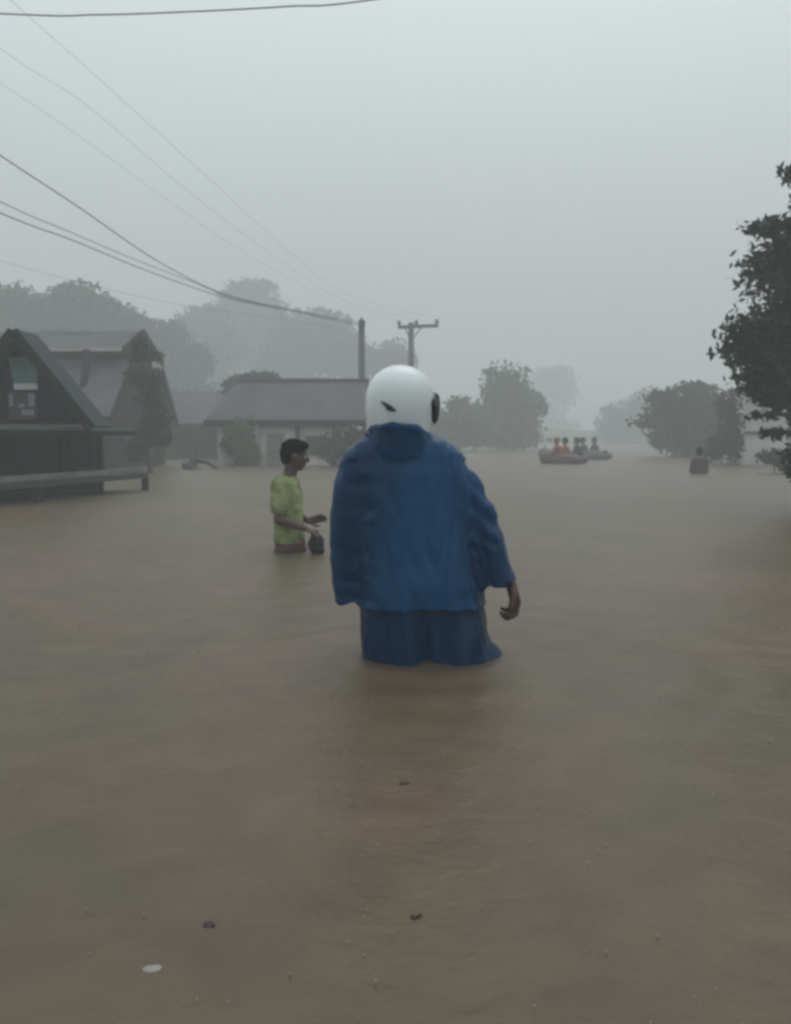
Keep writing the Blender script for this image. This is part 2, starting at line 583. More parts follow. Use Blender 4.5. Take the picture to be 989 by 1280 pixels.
T('tallest faint tree crown on the rise with an open arching top', 112, [(310, 368, 30, 16), (290, 385, 28, 16), (335, 388, 22, 16), (310, 410, 44, 22), (300, 440, 50, 26), (322, 358, 20, 7)], 10000, .38)
T('spreading faint tree crown left of the first pole', 100, [(395, 400, 34, 11), (370, 418, 28, 18), (415, 418, 28, 16), (395, 440, 50, 24), (350, 400, 10, 10), (360, 450, 40, 26)], 10000, .36)
T('shorter pale tree crown directly behind the first pole', 96, [(440, 432, 26, 16), (430, 455, 34, 24), (470, 450, 26, 20), (495, 455, 20, 24)], 8000, .34)
T('low dark tree rising over the ridge of the long low house', 36, [(318, 474, 24, 7), (300, 484, 22, 10), (335, 484, 22, 9)], 3000, .13)

def shrub(label, Y, blobs, n, size, m, group=None):
    B = []
    for b in blobs:
        s = F / Y
        B.append((at(b[0], b[1], Y), b[2] / s, (b[2] + b[3]) / 2 / s, b[3] / s))
    bx = B[0][0].x
    gz = ground_z(bx, Y)
    root = empty('shrub', (bx, Y, gz))
    tag(root, label, 'shrub', group)
    t = MB()
    for b in B:
        t.tube([(bx, Y, gz), ((bx + b[0].x) / 2 + .03, Y, (gz + b[0].z) / 2), b[0]], [.035, .025, .01], 6)
    t.build('stem', M_bark, root, (bx, Y, gz), True)
    link_mesh('foliage', leaf_mesh('foliage', B, n, size, 9), m, root, (bx, Y, gz))
shrub('yellow green bush left of the pale house wall', 26, [(302, 540, 17, 18), (300, 562, 19, 17), (290, 555, 12, 12), (318, 572, 9, 10)], 3500, .06, M_leafC)
shrub('dark green bush at the right end of the pale house near the pole', 25, [(432, 548, 18, 18), (428, 566, 20, 13), (448, 555, 12, 22), (405, 560, 10, 16)], 3500, .06, M_leafB)
shrub('tall dark bush against the left end of the pale concrete building', 27, [(914, 528, 11, 32), (916, 560, 11, 18), (906, 507, 10, 12), (898, 560, 14, 16)], 4000, .07, M_leafA)
shrub('low drowned bush in front of the pale concrete wall', 21, [(968, 572, 18, 9), (990, 576, 20, 10)], 1800, .06, M_leafB)

# ------------------------------------------------------------------ buildings
M_tile = mat('grey_roof_tiles', (0.085, 0.085, 0.088), .85, (0.055, 0.055, 0.058), 1.5, .6, 14, wave=('X', 5))
M_tile2 = mat('weathered_roof_sheet', (0.10, 0.092, 0.097), .85, (0.065, 0.06, 0.064), 1.2, .6, 10, wave=('X', 4))
M_wood = mat('old_dark_timber', (0.015, 0.015, 0.016), .8, (0.009, 0.009, 0.009), 4, .5, 25, spec=.12, stretch=(6, 6, 1))
M_woodg = mat('dark_green_painted_timber', (0.009, 0.021, 0.02), .6, (0.006, 0.014, 0.013), 3, .4, 30, spec=.12)
M_wall = mat('pinkish_plaster', (0.75, 0.66, 0.64), .9, (0.60, 0.52, 0.50), 1.2, .2, 40)
M_conc = mat('stained_pale_concrete', (0.62, 0.61, 0.58), .9, (0.42, 0.42, 0.40), .9, .3, 30)
M_trim = mat('pale_trim_board', (0.40, 0.41, 0.40), .6, (0.30, 0.30, 0.29), 3)
M_glass = mat('dark_window_glass', (0.02, 0.025, 0.028), .12)

def gable_roof(mb, x0, x1, y0, yr, y1, ze, zr, th=.07):
    """ridge along X at yr, eaves at y0 and y1"""
    mb.prism([(x0, y0, ze), (x1, y0, ze), (x1, yr, zr), (x0, yr, zr)], (0, 0, th))
    mb.prism([(x0, yr + .003, zr), (x1, yr + .003, zr), (x1, y1, ze), (x0, y1, ze)], (0, 0, th))

# -- big timber house with two-tier roof, gable toward the road
def tiered_house():
    gz = -1.1
    xr = at(178, 420, 25).x
    base = (xr - 4, 25, gz)
    root = empty('timber_house', base)
    tag(root, 'large old timber house with a two-tier tiled roof behind the poster hut', 'house')
    zt = at(178, 417, 25).z
    xl = xr - 9.5
    zu = at(202, 452, 26.9).z
    r = MB(); gable_roof(r, xl, xr, 23.2, 25, 26.9, zu, zt); r.build('upper_roof', M_tile, root, base)
    z2t = zu - .28; z2e = at(211, 530, 27.9).z
    r = MB()
    r.prism([(xl - .3, 21.7, z2e), (xr + .1, 21.7, z2e), (xr + .1, 23.6, z2t), (xl - .3, 23.6, z2t)], (0, 0, .07))
    r.prism([(xl - .3, 26.5, z2t), (xr + .1, 26.5, z2t), (xr + .1, 28.1, z2e), (xl - .3, 28.1, z2e)], (0, 0, .07))
    r.build('lower_roof', M_tile2, root, base)
    b = MB()
    b.box(xl + .2, xr - .15, 23.6, 26.5, z2t - .4, zu + .12)
    b.box(xl + .2, xr - .15, 22.1, 27.7, gz, z2e + .2)
    b.prism([(xr - .15, 22.1, z2e + .2), (xr - .15, 27.7, z2e + .2), (xr - .15, 26.5, z2t + .0), (xr - .15, 23.6, z2t + .0)], (-9.0, 0, 0))
    b.prism([(xr - .12, 23.5, zu + .1), (xr - .12, 26.6, zu + .1), (xr - .12, 25, zt - .05)], (-9.1, 0, 0))
    b.build('wall', M_wood, root, base)
    g = MB()
    for (ya, yb, za, zb) in ((23.1, 25, zu - .05, zt + .02), (27.0, 25, zu - .05, zt + .02)):
        g.beam((xr + .04, ya, za), (xr + .04, yb, zb), .05, .22)
    for (ya, yb, za, zb) in ((21.6, 23.6, z2e, z2t), (28.2, 26.5, z2e, z2t)):
        g.beam((xr + .15, ya, za), (xr + .15, yb, zb), .05, .2)
    g.build('barge_board', M_wood, root, base)
    f = MB(); f.beam((xl - .3, 21.65, z2e + .02), (xr + .1, 21.65, z2e + .02), .05, .16); f.build('fascia', M_woodg, root, base)
    f = MB(); f.beam((xl, 23.12, zu + .0), (xr, 23.12, zu + .0), .05, .1); f.build('gutter', M_trim, root, base)
    f = MB(); f.tube([(xr - .9, 23.05, zu - .02), (xr - .9, 23.0, z2t - .1), (xr - .9, 22.7, z2t - .75)], .09, 10); f.build('drainpipe', M_wood, root, base, True)
    c = MB(); c.beam((xl, 25, zt + .09), (xr + .05, 25, zt + .09), .22, .1); c.build('ridge_cap', M_trim, root, base)
    for yy in (23.4, 25.3):
        wf = MB(); wf.box(xr - .149, xr - .11, yy, yy + .9, .25, 1.05); o = wf.build('window', M_woodg, root, base)
        pn = MB(); pn.box(xr - .12, xr - .095, yy + .07, yy + .83, .32, .98); pn.build('pane', M_glass, o, base)
    o = MB(); o.box(xl + 2, xr - .3, 22.02, 22.098, gz, .9); o.build('shutter_panel', M_woodg, root, base)
tiered_house()

tree('narrow dark tiered tree growing against the right gable of the timber house', 20.5,
     [(177, 436, 10, 15), (180, 447, 20, 8), (172, 470, 12, 12), (187, 480, 14, 16), (188, 500, 18, 12), (192, 522, 18, 14), (188, 545, 20, 20), (176, 560, 16, 14)],
     6000, .055, M_leafA, base_px=186, trunk_r=.07, clumps=8)
# -- low dark shed further on
def low_shed():
    Y = 36; gz = -1.1
    x0 = at(192, 540, Y).x; x1 = at(292, 540, Y).x
    base = ((x0 + x1) / 2, Y, gz)
    root = empty('low_shed', base)
    tag(root, 'low dark open-fronted shed between the timber house and the pale house', 'shed')
    ze = at(240, 531, Y - 1.8).z; zr = at(240, 491, Y).z
    r = MB(); gable_roof(r, x0 - .3, x1, Y - 1.9, Y, Y + 2, ze, zr); r.build('roof', M_tile2, root, base)
    wl = MB(); wl.box(x0, x1 - .2, Y - 1.2, Y + 1.5, gz, ze + .15)
    wl.prism([(x0, Y - 1.2, ze + .15), (x0, Y + 1.5, ze + .15), (x0, Y, zr - .1)], (x1 - x0 - .25, 0, 0))
    wl.build('wall', M_wood, root, base)
    for i in range(4):
        p = MB(); x = x0 + .15 + i * (x1 - x0 - .4) / 3
        p.beam((x, Y - 1.65, gz), (x, Y - 1.65, ze), .12); p.build('post', M_woodg, root, base)
low_shed()

# -- long low pale house
def pale_house():
    Y = 28; gz = -1.1
    x0 = at(270, 540, Y).x; x1 = at(462, 540, Y).x
    base = ((x0 + x1) / 2, Y, gz)
    root = empty('long_house', base)
    tag(root, 'long low house with pinkish plaster walls under a grey roof behind the boy', 'house')
    ye = Y - 1.7
    ze = at(350, 529, ye).z; zr = at(350, 478, Y).z
    r = MB()
    hip = at(288, 500, Y).x - x0 + .25
    r.prism([(x0, ye, ze), (x1, ye, ze), (x1, Y, zr), (x0 + hip, Y, zr)], (0, 0, .06))
    r.prism([(x0 + hip, Y + .003, zr), (x1, Y + .003, zr), (x1, Y + 2, ze), (x0, Y + 2, ze)], (0, 0, .06))
    r.prism([(x0 - .003, ye, ze), (x0 + hip - .003, Y, zr), (x0 - .003, Y + 2, ze)], (0, 0, .06))
    r.build('roof', M_tile2, root, base)
    c = MB(); c.beam((x0 + hip, Y, zr + .08), (x1, Y, zr + .08), .18, .08); c.build('ridge_cap', M_tile, root, base)
    f = MB(); f.beam((x0, ye - .04, ze + .0), (x1, ye - .04, ze + .0), .05, .2); f.build('fascia', M_wood, root, base)
    wl = MB(); wl.box(x0 + .35, x1 - .3, Y - 1.5, Y + 1.6, gz, ze + .2); wl.build('wall', M_wall, root, base)
    g = MB(); g.prism([(x1 - .29, Y - 1.2, ze + .2), (x1 - .29, Y + 1.6, ze + .2), (x1 - .29, Y, zr - .08)], (-.1, 0, 0)); g.build('gable', M_wall, root, base)
    for px in (322, 372, 418):
        x = at(px, 560, ye).x
        p = MB(); p.beam((x, ye + .02, gz), (x, ye + .02, ze), .13); p.build('porch_post', M_trim if px == 322 else M_wood, root, base)
    for px, w_, z0, z1 in ((345, .62, -.5, 1.0), (303, .5, .2, .95), (395, .7, .25, .95)):
        x = at(px, 560, Y - 1.5).x
        wf = MB(); wf.box(x - w_ / 2, x + w_ / 2, Y - 1.54, Y - 1.503, z0, z1)
        o = wf.build('door' if px == 345 else 'window', M_trim, root, base)
        pn = MB(); pn.box(x - w_ / 2 + .06, x + w_ / 2 - .06, Y - 1.562, Y - 1.535, z0 + .06, z1 - .06)
        pn.build('panel' if px == 345 else 'pane', mat('faded_door', (.2, .17, .17), .7) if px == 345 else M_glass, o, base)
pale_house()

# -- pale concrete building at the right
def concrete_house():
    Y = 27.5; gz = -1.1
    x0 = at(930, 540, Y).x; x1 = x0 + 9
    base = (x0, Y, gz)
    root = empty('concrete_building', base)
    tag(root, 'pale stained concrete building with a flat roof behind the near tree', 'building')
    zt = at(930, 500, Y).z
    wl = MB(); wl.box(x0, x1, Y, Y + 1.8, gz, zt); wl.build('wall', M_conc, root, base)
    r = MB(); r.box(x0 - .02, x1, Y - .12, Y + 1.9, zt + .002, zt + .14); r.build('roof_slab', M_conc, root, base, bevel=.02)
    b = MB(); zb = at(930, 541, Y).z; b.box(x0 + .003, x1, Y - .05, Y - .002, zb - .05, zb + .05); b.build('ledge', M_tile, root, base)
    for i in range(3):
        x = x0 + 1.6 + i * 2.4
        wf = MB(); wf.box(x, x + 1.1, Y - .04, Y - .002, .45, 1.35); o = wf.build('window', M_trim, root, base)
        pn = MB(); pn.box(x + .08, x + 1.02, Y - .06, Y - .035, .53, 1.27); pn.build('pane', M_glass, o, base)
concrete_house()

# -- low garden wall at far right near the drowned bush
def low_wall():
    Y = 20
    x0 = at(936, 560, Y).x
    b = MB(); b.box(x0, x0 + 6, Y, Y + .15, -1.1, .1); o = b.build('garden_wall', M_conc, None, (x0, Y, -1.1), bevel=.01)
    tag(o, 'low drowned garden wall under the near tree at the right', 'wall')

# ------------------------------------------------------------------ roadside hut
def hut():
    base = (-5.3, 12, BED)
    root = empty('roadside_hut', base)
    tag(root, 'dark green roadside hut with a steep gable, low canopy and flooded deck', 'hut')
    Y = 12.2
    ap = at(28, 419, Y); rb = at(118, 531, Y)
    hw = rb.x - ap.x
    zb, za = rb.z, ap.z
    lx = ap.x - hw
    # gable wall of vertical boards
    g = MB()
    nb = 15
    for i in range(nb):
        xa = lx + .1 + i * (2 * hw - .2) / nb; xb = xa + (2 * hw - .2) / nb - .008
        def zt(x):
            return zb + (za - zb) * (1 - abs(x - ap.x) / hw) - .05
        pts = [(xa, Y, zb + .01), (xb, Y, zb + .01), (xb, Y, max(zb + .02, zt(xb)))]
        if xa < ap.x < xb:
            pts.append((ap.x, Y, zt(ap.x)))
        pts.append((xa, Y, max(zb + .02, zt(xa))))
        g.prism(pts, (0, .02, 0))
    g.build('gable_boards', mat('near_black_boards', (0.008, 0.009, 0.010), .7, (.005, .006, .006), 5, .4, 30, spec=.1), root, base)
    r = MB()
    for sgn in (-1, 1):
        e0 = Vector((ap.x + sgn * (hw + .06), 0, zb - .04)); t0 = Vector((ap.x, 0, za + .03))
        n_ = Vector((sgn * (za - zb), 0, hw)).normalized() * .035
        r.prism([(e0.x, Y - .28, e0.z), (t0.x + sgn * .002, Y - .28, t0.z), (t0.x + sgn * .002 + n_.x, Y - .28, t0.z + n_.z), (e0.x + n_.x, Y - .28, e0.z + n_.z)], (0, .75, 0))
    r.build('roof', mat('dark_sheet_roof', (0.015, 0.024, 0.025), .5, (.01, .016, .016), 3, .5, 12, wave=('Y', 6), spec=.1), root, base)
    b = MB()
    for sgn in (-1, 1):
        b.beam((ap.x + sgn * (hw + .06), Y - .3, zb - .06), (ap.x, Y - .3, za + .02), .03, .14)
    b.build('barge_board', M_woodg, root, base)
    # canopy sheet toward the road, running along it
    c = MB()
    zc = at(100, 538, 12.6).z
    xr = lambda y: -4.95 + (y - 10.8) * .25
    c.prism([(-6.8, 10.6, zc + .03), (xr(10.6) + .0, 10.6, zc), (xr(13.8) + .12, 13.8, zc), (-6.8, 13.8, zc + .03)], (0, 0, .045))
    c.build('canopy', mat('pale_green_canopy', (0.10, 0.16, 0.14), .5, (.07, .11, .1), 4, .4, 12, wave=('Y', 7)), root, base)
    e_ = MB(); e_.beam((xr(10.6), 10.6, zc - .035), (xr(13.8) + .12, 13.8, zc - .035), .04, .07); e_.build('canopy_edge', M_woodg, root, base)
    # deck along the road
    dk = MB(); dz = .20
    dk.prism([(-6.8, 10.0, dz), (xr(10.0), 10.0, dz), (xr(14.3) , 14.3, dz), (-6.8, 14.3, dz)], (0, 0, .05)); dk.build('deck', M_wood, root, base)
    k = MB(); k.beam((xr(9.6) + .03, 9.6, .24), (xr(14.3) + .03, 14.3, .24), .06, .085); k.build('front_beam', mat('black_wet_beam', (.018, .02, .019), .5), root, base, bevel=.006)
    k = MB(); k.beam((xr(9.6) - .02, 9.6, .325), (xr(14.25) - .02, 14.25, .325), .05, .08); k.build('kerb_board', mat('grey_wet_board', (.17, .175, .17), .6, (.11, .11, .11), 3), root, base, bevel=.006)
    for y in (9.9, 11.6, 14.25):
        p = MB(); p.beam((xr(y) + .03, y, BED), (xr(y) + .03, y, .20), .09); p.build('deck_leg', M_wood, root, base)
    # posts
    for y in (12.3,):
        px = at(77, 560, y).x
        p = MB(); p.beam((px, y, .2), (px, y, zc), .085); p.beam((px, y, zc - .45), (px + .02, y + .45, zc - .02), .05)
        p.build('canopy_post', M_wood, root, base)
    for (x, y) in ((-6.3, 10.8), (-6.3, 13.6), (xr(13.6) - .35, 13.7)):
        p = MB(); p.beam((x, y, BED), (x, y, zc), .09); p.build('canopy_post', M_wood, root, base)
    # dark counter and back wall inside
    bw = MB(); bw.box(-7.0, -6.9, 10.2, 14.2, BED, zb + .1); bw.build('back_wall', M_wood, root, base)
    ew = MB(); ew.box(-6.9, -4.75, 13.9, 13.96, BED, zc - .02); ew.build('end_wall', M_wood, root, base)
    ct = MB(); ct.box(-6.6, -5.45, 11.6, 12.2, .25, .72); ct.build('counter', M_wood, root, base, bevel=.01)
    # green banner with a pale strip, and a notice board
    yb = Y - .05
    def rect(name, p0, p1, m, dep=.015, yy=yb):
        a = at(p0[0], p0[1], yy); b2 = at(p1[0], p1[1], yy)
        q = MB(); q.box(a.x, b2.x, yy - dep, yy, b2.z, a.z)
        return q
    bn = tag(empty('banner', (ap.x, yb, zb)), 'teal cloth banner with a white lower strip hung on the hut gable', 'banner')
    bb = (ap.x, yb, zb)
    a = at(10, 446, yb); a2 = at(49, 446, yb); c1 = at(18, 480, yb); c2 = at(47, 480, yb)
    q = MB(); q.prism([a, a2, c2, c1], (0, -.012, 0)); q.build('cloth', mat('teal_banner_cloth', (0.10, 0.19, 0.175), .8, (.07, .14, .13), 6), bn, bb)
    rect('s', (18, 479.3), (47.5, 487), M_trim, .02).build('pale_strip', mat('white_strip', (.55, .56, .56), .7), bn, bb)
    pb = (at(30, 510, yb).x, yb, at(30, 525, yb).z)
    ps = tag(empty('poster', pb), 'small black and white poster under the teal banner on the hut', 'poster')
    rect('p', (11, 490), (47, 524), None, .012).build('sheet', mat('poster_black', (.025, .028, .03), .6), ps, pb)
    q = MB(); 
    for (x0, y0, x1, y1) in ((36, 492, 44, 508), (12, 493, 17, 508), (24, 505, 32, 509), (28, 512, 43, 519)):
        u = at(x0, y0, yb); v = at(x1, y1, yb)
        q.box(u.x, v.x, yb - .018, yb - .0125, v.z, u.z)
    q.build('pale_print', mat('poster_grey', (.22, .22, .23), .6), ps, pb)
hut()

# ------------------------------------------------------------------ poles and wires
M_pole = mat('weathered_pole', (0.07, 0.072, 0.072), .85, (0.05, 0.05, 0.05), 3, .3, 20)
def pole_one():
    Y = 30
    t = at(452, 400, Y); gz = -1.1
    b = (t.x, Y, gz)
    root = empty('utility_pole', b)
    tag(root, 'plain dark utility pole without a crossarm behind the left side of the helmet', 'utility pole', 'utility poles along the road')
    p = MB(); p.tube([(t.x, Y, gz), (t.x, Y, 2), (t.x, Y, t.z)], [.135, .125, .10], 14); p.build('shaft', M_pole, root, b, True)
    c = MB(); c.box(t.x - .09, t.x + .13, Y - .16, Y - .09, t.z - .25, t.z - .05); c.build('bracket', M_dark, root, b)
    c = MB(); c.tube([(t.x, Y, t.z), (t.x, Y, t.z + .08)], [.06, .03], 10); c.build('pole_cap', M_dark, root, b)
    return t
def pole_two():
    Y = 37
    t = at(514, 405, Y); gz = -1.1
    b = (t.x, Y, gz)
    root = empty('utility_pole', b)
    tag(root, 'fainter utility pole with a crossarm rising above the white helmet', 'utility pole', 'utility poles along the road')
    p = MB(); p.tube([(t.x, Y, gz), (t.x, Y, 2), (t.x, Y, t.z + .05)], [.16, .14, .11], 14); p.build('shaft', M_pole, root, b, True)
    l = at(498, 409, Y - .15); r = at(548, 407, Y + .1)
    c = MB(); c.beam(l, r, .10, .13); c.build('crossarm', M_pole, root, b)
    br = MB(); br.beam((t.x, Y - .1, t.z - .7), l.lerp(r, .15), .04); br.beam((t.x, Y - .1, t.z - .7), l.lerp(r, .6), .04); br.build('brace', M_pole, root, b)
    pts = []
    for f in (0.02, .45, .96):
        q = l.lerp(r, f)
        i_ = MB(); i_.tube([q + Vector((0, 0, .05)), q + Vector((0, 0, .1)), q + Vector((0, 0, .13)), q + Vector((0, 0, .26))], [.05, .05, .085, .05], 10)
        i_.build('insulator', M_pole, root, b, True)
        pts.append(q + Vector((0, 0, .27)))
    return pts
p1 = pole_one(); p2 = pole_two()
M_wire = mat('black_cable', (0.02, 0.02, 0.022), .6)
def wire(label, pts, r, grp='overhead cables'):
    """smooth curve through the points (Catmull-Rom)"""
    P = [pts[0] * 2 - pts[1]] + pts + [pts[-1] * 2 - pts[-2]]
    q = []
    for i in range(1, len(P) - 2):
        for k in range(14):
            t = k / 14
            a, b, c, d = P[i - 1], P[i], P[i + 1], P[i + 2]
            q.append(.5 * ((2 * b) + (c - a) * t + (2 * a - 5 * b + 4 * c - d) * t * t + (3 * b - a - 3 * c + d) * t ** 3))
    q.append(pts[-1])
    m = MB(); m.tube(q, r, 6)
    o = m.build('cable', M_wire, None, tuple(pts[0]), True)
    tag(o, label, 'cable', grp)
A = lambda px, py, Y: at(px, py, Y)
wire('dark overhead cable dropping steeply from the left edge to the first pole', [p1 + Vector((0, 0, -.1)), A(370, 388, 24.5), A(285, 369, 20.5), A(200, 328, 17), A(100, 260, 14.2), A(0, 194, 12.3), A(-260, 20, 9), A(-900, -500, 6)], .0095)
wire('upper of two close cables sweeping in low from the left edge', [p1 + Vector((0, 0, -.16)), A(370, 389, 24.5), A(290, 372, 20.8), A(240, 352, 18.5), A(170, 325, 16.4), A(90, 291, 14), A(0, 252, 12.3), A(-300, 100, 9), A(-900, -260, 6)], .0065)
wire('lower of two close cables sweeping in low from the left edge', [p1 + Vector((0, 0, -.2)), A(370, 390.5, 24.5), A(290, 374, 20.8), A(235, 357, 18.5), A(170, 333, 16.4), A(90, 300, 14), A(0, 266, 12.3), A(-300, 130, 9), A(-900, -200, 6)], .0085)
wire('faint thin wire highest of the three crossing the upper left sky', [p2[2], A(440, 370, 28), A(370, 322, 23), A(250, 213, 16.5), A(120, 95, 13), A(0, -12, 11), A(-400, -380, 8)], .0022)
wire('faint thin wire middle of the three crossing the upper left sky', [p2[1], A(430, 375, 28), A(345, 322, 22), A(240, 243, 17), A(110, 133, 13.5), A(0, 60, 11.6), A(-400, -250, 8)], .0022)
wire('faint thin wire lowest of the three crossing the upper left sky', [p2[0], A(425, 380, 28), A(320, 325, 21), A(220, 258, 17), A(110, 178, 14), A(0, 104, 12), A(-400, -150, 8)], .002)
wire('cable crossing the very top of the view nearly level', [A(-500, -10, 8.2), A(0, 17, 7.6), A(120, 18.5, 7.5), A(240, 14.5, 7.4), A(360, 8, 7.3), A(470, -1, 7.2), A(900, -70, 7), A(1500, -210, 6.8)], .006)
wire('faint low wire over the trees at the left edge', [p1 + Vector((0, 0, -.4)), A(330, 396, 26), A(230, 382, 24), A(120, 358, 21), A(0, 326, 18), A(-400, 210, 12)], .003)

# ------------------------------------------------------------------ people
def hand(mb, wrist, d, n, side, s=1.0, curl=.6, spread=.05):
    """palm and five fingers. d: toward fingers, n: palm normal, side: +1/-1 which side the thumb is on"""
    d = Vector(d).normalized(); n = Vector(n); n = (n - d * n.dot(d)).normalized()
    t = d.cross(n) * side           # thumb side
    W = Vector(wrist)
    lens = [(.044, .026, .020), (.049, .030, .022), (.045, .028, .021), (.035, .021, .018)]
    for i in range(4):
        off = (.030 - .020 * i) * s
        kn = W + d * (.088 - .004 * abs(i - 1)) * s + t * off
        mb.capsule(W + t * off * .6 + d * .01 * s, .0135 * s, kn, .0115 * s, 10)
        p = kn
        a = curl * .5
        for j, ln in enumerate(lens[i]):
            dd = d * math.cos(a) + n * math.sin(a) + t * (spread * (1.5 - i)) * math.cos(a)
            q = p + dd.normalized() * ln * s
            mb.capsule(p, (.0098 - .0009 * j) * s, q, (.0090 - .0009 * j) * s, 10)
            p = q
            a += curl
    b = W + d * .02 * s + t * .022 * s
    m1 = b + (d * .6 + t * .65 + n * .35).normalized() * .045 * s
    m2 = m1 + (d * .85 + t * .2 + n * .5).normalized() * .032 * s
    m3 = m2 + (d * .9 - t * .1 + n * .5).normalized() * .024 * s
    mb.chain([b, m1, m2, m3], [.016 * s, .0125 * s, .0105 * s, .0085 * s])
    mb.capsule(W + n * .004, .017 * s, W + d * .06 * s + n * .004 * s, .016 * s, 10)

def head_matrix(c, yaw, pitch=0, roll=0):
    """local +y is the face direction; yaw 0 looks along +Y, positive turns to +X"""
    return Matrix.Translation(Vector(c)) @ Matrix.Rotation(-yaw, 4, 'Z') @ Matrix.Rotation(pitch, 4, 'X') @ Matrix.Rotation(roll, 4, 'Y')
def head(mb, Mh, s=1.0):
    def E(c, rx, ry, rz):
        mb.ellipsoid(Mh @ (Vector(c) * s), rx * s, ry * s, rz * s, Mh.to_3x3())
    def K(a, ra, b, rb):
        mb.capsule(Mh @ (Vector(a) * s), ra * s, Mh @ (Vector(b) * s), rb * s, 10)
    E((0, -.012, .03), .073, .092, .085)
    E((0, .018, -.02), .062, .072, .088)
    E((0, .045, -.078), .036, .034, .030)        # chin
    E((0, .012, -.055), .054, .056, .045)        # jaw
    K((0, .083, .012), .009, (0, .102, -.022), .014)   # nose
    E((0, .096, -.028), .017, .012, .009)
    E((0, .078, -.050), .024, .013, .006)        # lips
    E((0, .077, -.060), .021, .012, .007)
    E((-.03, .068, .026), .024, .014, .008)      # brows
    E((.03, .068, .026), .024, .014, .008)
    E((-.038, .058, -.022), .022, .018, .018)    # cheeks
    E((.038, .058, -.022), .022, .018, .018)
    for sx in (-1, 1):
        E((sx * .076, -.006, -.012), .010, .020, .032)
def eyes(Mh, s, root, base):
    for sx in (-1, 1):
        e1 = MB(); e1.ellipsoid(Mh @ (Vector((sx * .030, .076, .004)) * s), .013 * s, .009 * s, .009 * s, Mh.to_3x3())
        o = e1.build('eye', M_white, root, base, True)
        e1 = MB(); e1.ellipsoid(Mh @ (Vector((sx * .030, .083, .004)) * s), .0055 * s, .003 * s, .0058 * s, Mh.to_3x3())
        e1.build('iris', M_dark, o, base, True)
def hair_cap(Mh, s, root, base, voxel=.005, seed=0):
    h = MB()
    def E(c, rx, ry, rz):
        h.ellipsoid(Mh @ (Vector(c) * s), rx * s, ry * s, rz * s, Mh.to_3x3())
    E((0, -.020, .045), .080, .096, .082)
    E((0, -.045, .005), .076, .070, .070)
    E((0, -.060, -.035), .060, .045, .045)
    E((0, .030, .082), .060, .062, .040)
    me = h.fuse(voxel, 2)
    displace(me, lambda p, n: .0045 * noise.noise(p * 60) + .004 * noise.noise(p * 25))
    return link_mesh('hair', me, M_hair, root, base, True)

